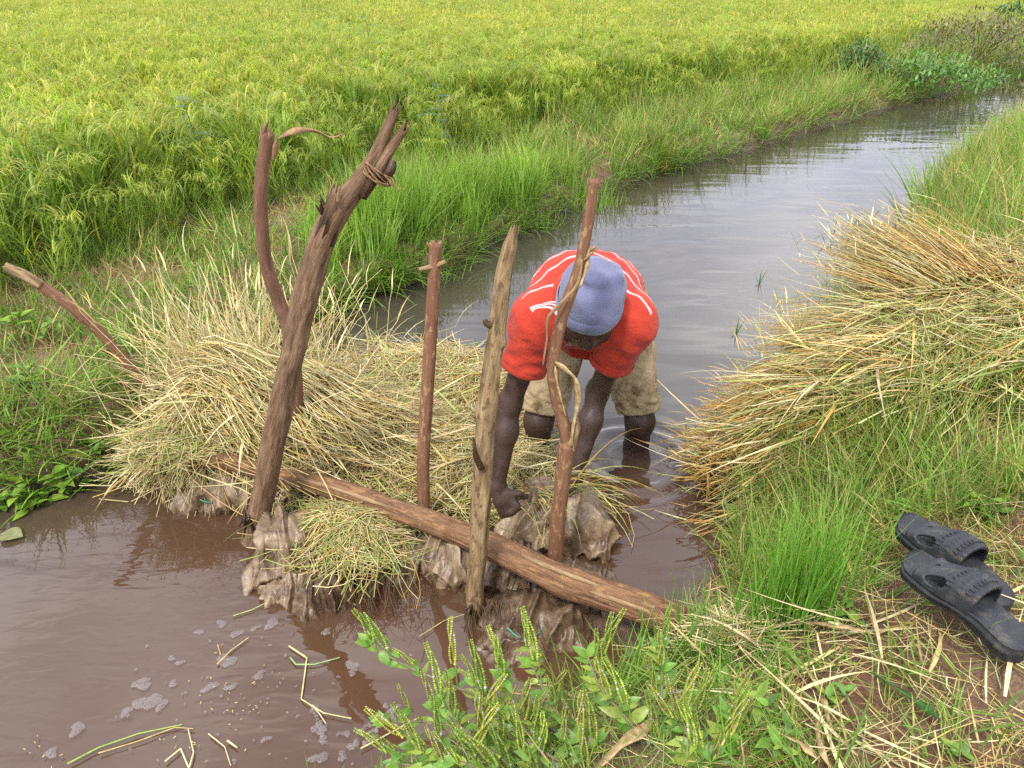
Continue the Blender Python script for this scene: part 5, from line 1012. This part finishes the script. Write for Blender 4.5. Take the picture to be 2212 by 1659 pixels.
weed('flowering weed in the bottom middle leaning left', b, [[b, at_z(1100, 1650, .42), at_z(1020, 1590, .43), at_z(950, 1530, .44)], [b, at_z(1040, 1690, .40), at_z(940, 1660, .38), at_z(860, 1650, .36)], [b, at_z(1160, 1620, .45), at_z(1120, 1540, .47), at_z(1090, 1470, .5)]], 4)
b = at_z(1530, 1690, .50)
weed('short flowering weed at the bottom edge right of the broad tan leaf', b, [[b, at_z(1500, 1620, .53), at_z(1470, 1560, .55)], [b, at_z(1560, 1620, .53), at_z(1575, 1560, .55)]], 5)
# low broad-leaved herbs
def herb(label, base, n, sz, seed, tall=.05, mats=LEAF_H):
    r_ = np.random.default_rng(seed); base = np.array(base); base[2] = max(float(gz(base[0], base[1])[0]), base[2] if base[2] > .9 else -1) - .005; R = empty('herb', base); tag(R, label, 'plant', 'low leafy herbs on the banks')
    ns = max(2, n // 5)
    for k_ in range(ns):
        a_ = r_.uniform(0, 6.283); tp = base + np.array((math.cos(a_) * tall * .8, math.sin(a_) * tall * .8, tall * r_.uniform(.7, 1.4))); p = spline([base, base * .5 + tp * .5 + (0, 0, tall * .3), tp], 6)
        v, f, c = tubes(p[None], .0022, (.13, .11, .05), 5, .6); part('stem', v, f, M_STEM, R, cols=c)
        for j in range(5):
            q = p[min(5, j + 1)]; b_ = a_ + j * 2.3; leaf_obj('leaf', mats[r_.integers(len(mats))], R, q, (math.cos(b_), math.sin(b_), r_.uniform(.1, .7)), (r_.normal(0, .2), r_.normal(0, .2), 1), sz * r_.uniform(.65, 1.2))
for i, (lb, pos, n, s_, t_) in enumerate((
    ('bright leafy herb at the water edge in the lower left corner of the left bank', at_z(70, 1035, .12), 15, .075, .07),
    ('small herb with pointed leaves overhanging the muddy left bank', at_z(190, 890, .25), 15, .06, .06),
    ('leafy herb on the left bank below the slanting stake', at_z(270, 905, .2), 10, .055, .05),
    ('broad green herb at the left edge above the water', at_z(20, 960, .25), 15, .08, .07),
    ('dull leaved herb at the left edge beside the slanting stake tip', at_z(30, 660, .35), 15, .075, .10),
    ('leafy herb under the slanting stake on the grass', at_z(240, 720, .3), 10, .075, .06),
    ('herb with glossy leaves just left of the sandals', at_z(1850, 1270, .52), 15, .05, .04),
    ('yellowing herb in the trampled grass below the sandals', at_z(2075, 1600, .6), 10, .04, .035),
    ('reddish green herb in the middle of the near bank', at_z(1790, 1470, .55), 20, .04, .045),
    ('upright leafy herb near the bottom edge of the near bank', at_z(1590, 1560, .5), 20, .05, .06),
    ('herb between the tall grass tuft and the straw pile', at_z(1950, 1080, .5), 20, .045, .05),
    ('herb at the right edge above the sandals', at_z(2130, 1090, .55), 20, .05, .05),
    ('spreading herb on the mud at the left edge, halfway down the left bank', at_z(40, 850, .2), 20, .07, .08), ('small herb on the dark mud between the stake foot and the water', at_z(300, 960, .12), 10, .05, .05), ('leafy herb right above the waterline at far left', at_z(140, 1000, .12), 20, .065, .07),
    ('herb in the short grass left of the slanting stake middle', at_z(110, 740, .2), 15, .07, .08), ('herb at the left edge just above the water, lowest on the left bank', at_z(5, 1060, .08), 15, .07, .06),
    ('herb beside the dry straw tangle on the near bank', at_z(1560, 1440, .42), 10, .045, .05),
    ('herb growing at the bottom right of the weeds', at_z(1700, 1620, .55), 15, .045, .05),
    ('leafy herb at the foot of the seedling grass on the far bank', at_z(860, 610, .15), 10, .07, .07))): herb(lb, pos, n, s_ * (.72 if pos[0] > .3 else 1), 20 + i, t_)
# grass clumps one can tell apart
def clump(name, label, base, n, hgt, wid, col, lean, bend, az=None, spread=.06, cat='grass', tip=None, seg=8):
    base = np.array(base, float); R = tag(obj(name, None) if False else empty(name, base), label, cat)
    b = np.c_[rng.normal(0, spread, n), rng.normal(0, spread * .7, n), np.zeros(n)] + base; b[:, 2] = ground(b[:, :2])[0] - .01; a_ = U(0, 6.283, n) if az is None else rng.normal(az[0], az[1], n); c = jit(col, n, .25)
    v, f, cc = blades(b, a_, np.abs(rng.normal(lean, .12, n)), U(bend[0], bend[1], n), hgt * U(.55, 1.1, n), wid * U(.7, 1.25, n), seg, c, c * (1.15, 1.05, .9) if tip is None else tip, U(-.3, .3, n)); part('blades', v, f, M_GRASS, R, cols=cc); return R
clump('grass_clump', 'tall bright green grass tuft between the straw pile and the sandals', at_z(1715, 1280, .42), 430, .36, .0036, (.17, .37, .055), .13, (.0, .6), spread=.055)
clump('grass_clump', 'grass blades arching right across the black sandals', at_z(1850, 1230, .52), 26, .36, .0036, (.15, .31, .05), 1.0, (.2, .7), az=(-.15, .22), spread=.03)
clump('grass_clump', 'green grass tuft in front of the log end', at_z(1480, 1395, .33), 120, .22, .0045, (.15, .31, .045), .25, (.1, .9), spread=.07)
clump('grass_clump', 'loose grass tuft on the bank left of the log end', at_z(1330, 1470, .3), 80, .22, .0042, (.15, .30, .045), .3, (.2, .9), spread=.06)
clump('grass_clump', 'tall blades rising through the flowering weeds', at_z(1180, 1560, .4), 9, .30, .006, (.17, .28, .06), .15, (.0, .25), spread=.02)
clump('reed_clump', 'long arching reeds on the right bank leaning over the water', at_z(2010, 420, .30), 26, .85, .017, (.14, .27, .04), .55, (.1, .7), az=(2.6, .7), spread=.10, cat='reeds')
clump('grass_clump', 'yellow green tussock at the edge of the far bank', at_z(1432, 335, .15), 90, .48, .009, (.2, .29, .04), .25, (.1, .8), spread=.06, tip=(.34, .26, .05))
clump('grass_clump', 'green tussock where the far bank meets the water behind the sticks', at_z(1180, 455, .14), 110, .36, .007, (.15, .28, .04), .4, (.2, 1.1), spread=.10)
clump('grass_clump', 'fringe of fine grass above the water behind the straight stake', at_z(1010, 560, .16), 160, .34, .006, (.15, .30, .04), .45, (.3, 1.2), spread=.15)
clump('grass_clump', 'upright pale green grass on the far bank below the rice', at_z(1290, 380, .25), 150, .45, .006, (.19, .35, .05), .15, (.1, .6), spread=.13)
for lb, px_, n, hh in (('little green sprout standing in the canal, nearer the straw', (1590, 722), 4, .12), ('little green sprout standing in the canal, further from the straw', (1640, 612), 4, .11)):
    q = at_z(*px_, 0); R = tag(empty('water_sprout', q), lb, 'sprout', 'sprouts standing in the canal')
    v, f, cc = blades(np.repeat(q[None], n, 0) - (0, 0, .02), np.array((0.2, 2.6, 1.2, 4.0))[:n], np.array((.25, .35, .1, .9))[:n], np.array((.3, .2, .6, .4))[:n], hh * np.array((1.15, .9, 1.0, .6))[:n], .009, 6, (.04, .12, .03)); part('blades', v, f, M_GRASS, R, cols=cc)
# grass hanging over the left bank into the water
A = Acc(); n = 900; q = np.array([at_z(x_, y_, .16)[:2] for x_, y_ in zip(U(-60, 320, n), rng.normal(955, 70, n))]); q[:, 1] += 0
hq, sl_q, _ = ground(q); kx = sl_q > -.02; q = q[kx]; hq = hq[kx]; n = len(q); c = jit((.15, .28, .05), n, .3)
A.add(*blades(np.c_[q, hq], rng.normal(-1.35, .7, n), U(.5, 1.2, n), U(.2, 1.1, n), U(.08, .24, n), U(.005, .011, n), 6, c, c * (1.2, 1, .8), U(-.5, .5, n)))
v, f, c = A.get(); tag(part('overhanging_grass', v, f, M_GRASS, cols=c), 'broad bladed grass hanging over the muddy left bank', kind='stuff')
A = Acc(); n = 2600; i_ = rng.integers(8, 16, n); t_ = U(0, 1, n)[:, None]; q = LB[i_] * (1 - t_) + LB[np.minimum(i_ + 1, len(LB) - 1)] * t_ + rng.normal(0, .05, (n, 2)); hq = ground(q)[0]; kx = (hq > -.03) & (q[:, 1] < 15); q = q[kx]; hq = hq[kx]; n = len(q); sc_ = 1 + .06 * q[:, 1]
c = jit((.13, .25, .04), n, .35); A.add(*blades(np.c_[q, hq + .02], rng.normal(-.8, .9, n), U(.3, 1.2, n), U(.2, 1.3, n), U(.1, .32, n) * sc_, U(.005, .009, n) * sc_, 5, c, c * (1.3, 1.05, .8), U(-.5, .5, n)))
v, f, c = A.get(); tag(part('water_edge_grass', v, f, M_GRASS, cols=c), 'ragged grass hanging over the water along the far bank', kind='stuff')
A = Acc(); n = 420; q = np.array([at_z(x_, y_, .05)[:2] for x_, y_ in zip(rng.normal(1885, 45, n), U(470, 720, n))]); hq = np.maximum(ground(q)[0], 0); c = jit((.07, .16, .03), n, .35)
A.add(*blades(np.c_[q, hq], rng.normal(2.9, .8, n), U(.4, 1.4, n), U(-.2, .8, n), U(.08, .3, n), U(.004, .008, n), 5, c, c, U(-.5, .5, n)))
v, f, c = A.get(); tag(part('creeping_grass', v, f, M_GRASS, cols=c), 'creeping grass runners in the water below the golden sheaf', kind='stuff')
# bushes beyond the canal at the top right
def bush(label, base, rx, ry, rz, n, col, lsz, seed):
    r_ = np.random.default_rng(seed); base = np.array(base, float); base[2] = float(gz(base[0], base[1])[0]); R = tag(empty('bush', base), label, 'bush', 'bushes on the far bank'); A = Acc()
    for k_ in range(26):
        a_, b_ = r_.uniform(0, 6.28), r_.uniform(.2, 1); e = base + np.array((math.cos(a_) * rx * b_, math.sin(a_) * ry * b_, rz * r_.uniform(.5, .95))); A.add(*tubes(spline([base, base * .5 + e * .5 + (0, 0, rz * .15), e], 6)[None], .008, (.08, .055, .03), 4, .3))
    v, f, c = A.get(); part('stems', v, f, M_STEM, R, cols=c)
    d = r_.normal(size=(n, 3)); d /= np.linalg.norm(d, axis=1)[:, None]; d[:, 2] = np.abs(d[:, 2]); rr = r_.uniform(.35, 1, n) ** .5 * (1 + .35 * noise(d * 2.2 + seed)); p = base + d * rr[:, None] * (rx, ry, rz)
    v, f, c = blades(p, r_.uniform(0, 6.28, n), r_.uniform(.2, 1.8, n), r_.uniform(-.3, .8, n), lsz * r_.uniform(.6, 1.4, n), lsz * .38 * r_.uniform(.6, 1.3, n), 2, jit(col, n, .35), None, 0, np.array((.3, 1, .15))); part('leaves', v, f, M_LEAF, R, cols=c)
bush('dark green bush at the rice edge beyond the canal bend', at_z(1858, 145, .4), .4, .4, .6, 1100, (.085, .19, .05), .08, 1)
bush('low spreading green bush on the far bank at upper right', at_z(1990, 165, .3), 1.2, .7, .42, 2600, (.09, .20, .035), .08, 2)
bush('brown seeding bush on the far bank near the top right corner', at_z(2110, 128, .3), 1.5, .9, .85, 3600, (.17, .15, .075), .07, 3)
bush('dark shrub in the top right corner beyond the brown bush', at_z(2195, 60, .4), .9, .8, .8, 1600, (.06, .15, .04), .12, 4)
bush('brownish bush at the right edge of the far bank', at_z(2215, 150, .3), 1.0, .7, .5, 2200, (.12, .125, .05), .08, 5)
# feathery weeds standing above the rice
def feather(label, top, Y, hgt, n, seed, col=(.055, .13, .07)):
    r_ = np.random.default_rng(seed); tpp = at_y(*top, Y); base = np.array((tpp[0] + r_.normal(0, .05), Y, float(gz(tpp[0], Y)[0]))); R = tag(empty('feathery_weed', base), label, 'weed', 'feathery weeds in the rice'); p = spline([base, (base + tpp) / 2 + (.03, 0, 0), tpp], 14)
    v, f, c = tubes(p[None], .006, (.12, .12, .05), 5, .4); part('stem', v, f, M_STEM, R, cols=c)
    for k_ in range(n):
        q = p[13 - (k_ * 9) // n]; a_ = r_.uniform(0, 6.28); d = np.array((math.cos(a_), math.sin(a_) * .6, r_.uniform(-.1, .7))); L_ = r_.uniform(.13, .22); t = np.linspace(.1, 1, 12); rb = q + d[None] * (t * L_)[:, None] - np.array((0, 0, 1)) * (t ** 2 * L_ * .4)[:, None]
        sd = np.cross(d, (0, 0, 1)); sd /= np.linalg.norm(sd); B_ = np.vstack([rb, rb]); az = np.concatenate([np.full(12, math.atan2(sd[1], sd[0])), np.full(12, math.atan2(-sd[1], -sd[0]))])
        v, f, c = blades(B_, az, 1.3, .3, .035, .010, 2, col, None, 0, np.array((.5, 1, .2))); part('frond', v, f, M_LEAF, R, cols=c)
feather('bluish feathery weed above the rice left of the curved pole', (395, 215), 5.2, .9, 10, 1); feather('bluish feathery weed at the top middle of the field', (790, 40), 10.5, 1, 10, 2); feather('feathery weed above the rice behind the forked post top', (940, 195), 6.2, .9, 8, 3)
feather('dark stalked feathery weed at the top of the field right of centre', (1432, 8), 12.0, 1, 9, 4, (.08, .11, .05)); feather('feathery weed in the rice straight above the bending man', (1260, 12), 10.8, 1, 9, 5)
# foam
A = Acc()
def blob(c, r, seed):
    r_ = np.random.default_rng(seed); n = 22; an = np.arange(n) / n * 6.283; ph = r_.uniform(0, 6.28, 4); rr = 1 + .25 * np.sin(an * 2 + ph[0]) + .18 * np.sin(an * 3 + ph[1]) + .1 * np.sin(an * 7 + ph[2]); st = r_.uniform(.55, 1.0); th = .5
    x_ = np.cos(an) * rr * r; y_ = np.sin(an) * rr * r * st; X_ = x_ * math.cos(th) - y_ * math.sin(th); Y_ = x_ * math.sin(th) + y_ * math.cos(th)
    o = np.c_[c[0] + X_, c[1] + Y_, np.full(n, .0065)]; i_ = np.c_[c[0] + X_ * .7, c[1] + Y_ * .7, np.full(n, .0095)]; v = np.vstack([o, i_, [[c[0], c[1], .010]]]); k2 = np.roll(np.arange(n), -1)
    A.add(v, np.vstack([np.c_[np.arange(n), k2, n + k2], np.c_[np.arange(n), n + k2, n + np.arange(n)], np.c_[n + np.arange(n), n + k2, np.full(n, 2 * n)]]))
fo = [(480, 1350, 13), (432, 1368, 12), (512, 1372, 14), (552, 1360, 12), (588, 1350, 18), (705, 1368, 15), (490, 1430, 20), (308, 1480, 22), (320, 1520, 24), (350, 1525, 15), (275, 1540, 14), (455, 1487, 17), (500, 1487, 13), (560, 1462, 16), (168, 1578, 17), (112, 1630, 14), (760, 1440, 15), (763, 1455, 13), (690, 1575, 14), (690, 1640, 18), (575, 1600, 10), (375, 1480, 10), (390, 1435, 10), (372, 1425, 9)]
for i, (x_, y_, r_) in enumerate(fo): blob(at_z(x_, y_), r_ / FPX * 1.9, i)
for i in range(30):       # a drifting band of froth towards the weeds
    t_ = i / 44; x_, y_ = (640 + 45 * math.sin(i * 2.1) + 40 * t_, 1530 + 120 * t_) if i % 3 == 1 else (740 + 200 * t_ + 16 * math.sin(i * 2.3), 1615 - 120 * t_ + 22 * math.cos(i * 1.7)); blob(at_z(x_, y_), U(.004, .015), 100 + i)
for i in range(60): blob(at_z(U(250, 900), U(1360, 1659)), U(.002, .006), 200 + i)
v, f, c = A.get(); tag(part('foam', v, f, M_FOAM), 'patches of grey foam drifting on the brown water below the dam', kind='stuff')
A = Acc(); n = 55; ce = np.array([(500, 1500), (560, 1480), (440, 1490), (540, 1560), (400, 1620), (90, 1640)]); ci = rng.integers(0, 6, n); q = np.array([at_z(x_, y_) for x_, y_ in ce[ci] + rng.normal(0, 26, (n, 2))]); a_ = U(0, 6.283, n); dv = np.c_[np.cos(a_), np.sin(a_), np.zeros(n)] * U(.0015, .0045, n)[:, None]; q[:, 2] = .008
A.add(*tubes(np.stack([q - dv, q, q + dv], 1), .0012, jit((.5, .4, .18), n, .3), 4, .8)); v, f, c = A.get(); tag(part('chaff', v, f, M_STRAW, cols=c), 'scattered rice husks floating among the foam', kind='stuff')
# single straws floating below the dam
for lb, pts, w_, col in (
    ('long green grass bundle floating near the bottom edge', [(148, 1655), (215, 1620), (300, 1590), (395, 1570)], .0035, (.28, .36, .08)),
    ('thin tan stalk floating alongside the long green grass', [(215, 1632), (300, 1606), (380, 1576), (420, 1579)], .0026, (.45, .33, .14)),
    ('bent zigzag straw floating right of the long green grass', [(358, 1650), (392, 1622), (410, 1665), (420, 1630), (408, 1580)], .0034, (.6, .5, .3)),
    ('pale angled straw with several kinks in the middle of the foam', [(625, 1400), (664, 1426), (652, 1515), (700, 1545), (760, 1557)], .0034, (.55, .48, .24)),
    ('short split end of the kinked pale straw', [(676, 1528), (692, 1548), (705, 1568)], .0028, (.55, .46, .26)),
    ('light green curled blade lying across the kinked straw', [(628, 1425), (640, 1440), (680, 1440), (735, 1425)], .0036, (.25, .36, .16)),
    ('tan stalk lying over a foam patch', [(470, 1440), (500, 1410), (538, 1382)], .0036, (.5, .36, .17)),
    ('yellow green straw floating by the sack corner', [(505, 1335), (545, 1322), (605, 1292)], .0026, (.4, .42, .12)),
    ('short cut straw stub at the bottom left', [(493, 1605), (514, 1620)], .0042, (.55, .5, .27)),
    ('thin curved stalk left of the froth band', [(452, 1590), (487, 1618), (500, 1659)], .0026, (.5, .45, .24)),
    ('small pale twig floating beside the forked post', [(525, 1178), (570, 1180)], .002, (.45, .36, .2)),
    ('orange husk leaf near the tan stalk', [(472, 1398), (478, 1420)], .0034, (.42, .22, .09)),
    ('long pale straw pointing into the weeds', [(780, 1622), (840, 1590), (905, 1555)], .0034, (.55, .49, .26)),
    ('yellow straw floating in the dark water left of the weathered post', [(905, 1380), (960, 1345), (1010, 1330)], .0022, (.45, .38, .15))):
    p = np.array([at_z(*q) for q in pts]); p[:, 2] = .009; K_ = []
    for a_, b_ in zip(p[:-1], p[1:]): K_ += [a_, a_ * .9 + b_ * .1, a_ * .1 + b_ * .9]
    K_.append(p[-1]); v, f, c = tubes(np.array(K_)[None], w_ * .72, col, 6, .6); R = part('floating_straw', v - p[0], f, M_STRAW, cols=c); R.location = p[0]; tag(R, lb, 'straw', 'straws floating below the dam')
q = at_z(22, 1152, .012); R = tag(empty('fallen_leaf', q), 'heart shaped dull green leaf floating at the left edge', 'leaf')
lm = leaf_data('fallen_leaf', .85, (.19, .20, .10), droop=.02, fold=.05); leaf_obj('blade', lm, R, q - (.03, 0, 0), (1, -.2, .02), (0, 0, 1), .085)
# large dry blades lying on the near bank
for lb, pts, wd in (('broad curled tan leaf at the bottom edge right of the weeds', [(1285, 1665), (1340, 1610), (1390, 1575), (1420, 1545), (1400, 1540)], .022), ('long bleached blade lying below the dry straw tangle', [(1480, 1440), (1580, 1375), (1700, 1345), (1810, 1352), (1900, 1372)], .012), ('bleached bent stalk above the bottom edge', [(1740, 1440), (1775, 1500), (1790, 1560), (1795, 1620)], .009), ('frayed pale stalk bent over near the bottom right', [(1850, 1485), (1790, 1540), (1765, 1560), (1775, 1620), (1800, 1670)], .009), ('pale yellow blade lying near the bottom edge', [(1655, 1575), (1720, 1600), (1765, 1640)], .012), ('broad dark green blade lying below the sandals', [(1880, 1450), (1960, 1500), (2040, 1560)], .012)):
    p = []
    for (x_, y_) in pts:
        z_ = .5
        for _ in range(4): q = at_z(x_, y_, z_); z_ = float(gz(q[0], q[1])[0]) + .035
        p.append(at_z(x_, y_, z_))
    R = tag(empty('dry_blade', p[0]), lb, 'leaf', 'large blades lying on the near bank'); v, f = ribbon(p, wd, 30, 1.2, 1); part('blade', v, f, M_LEAF if 'green' in lb else M_PEEL, R, cols=np.tile((.05, .14, .03), (len(v), 1)))
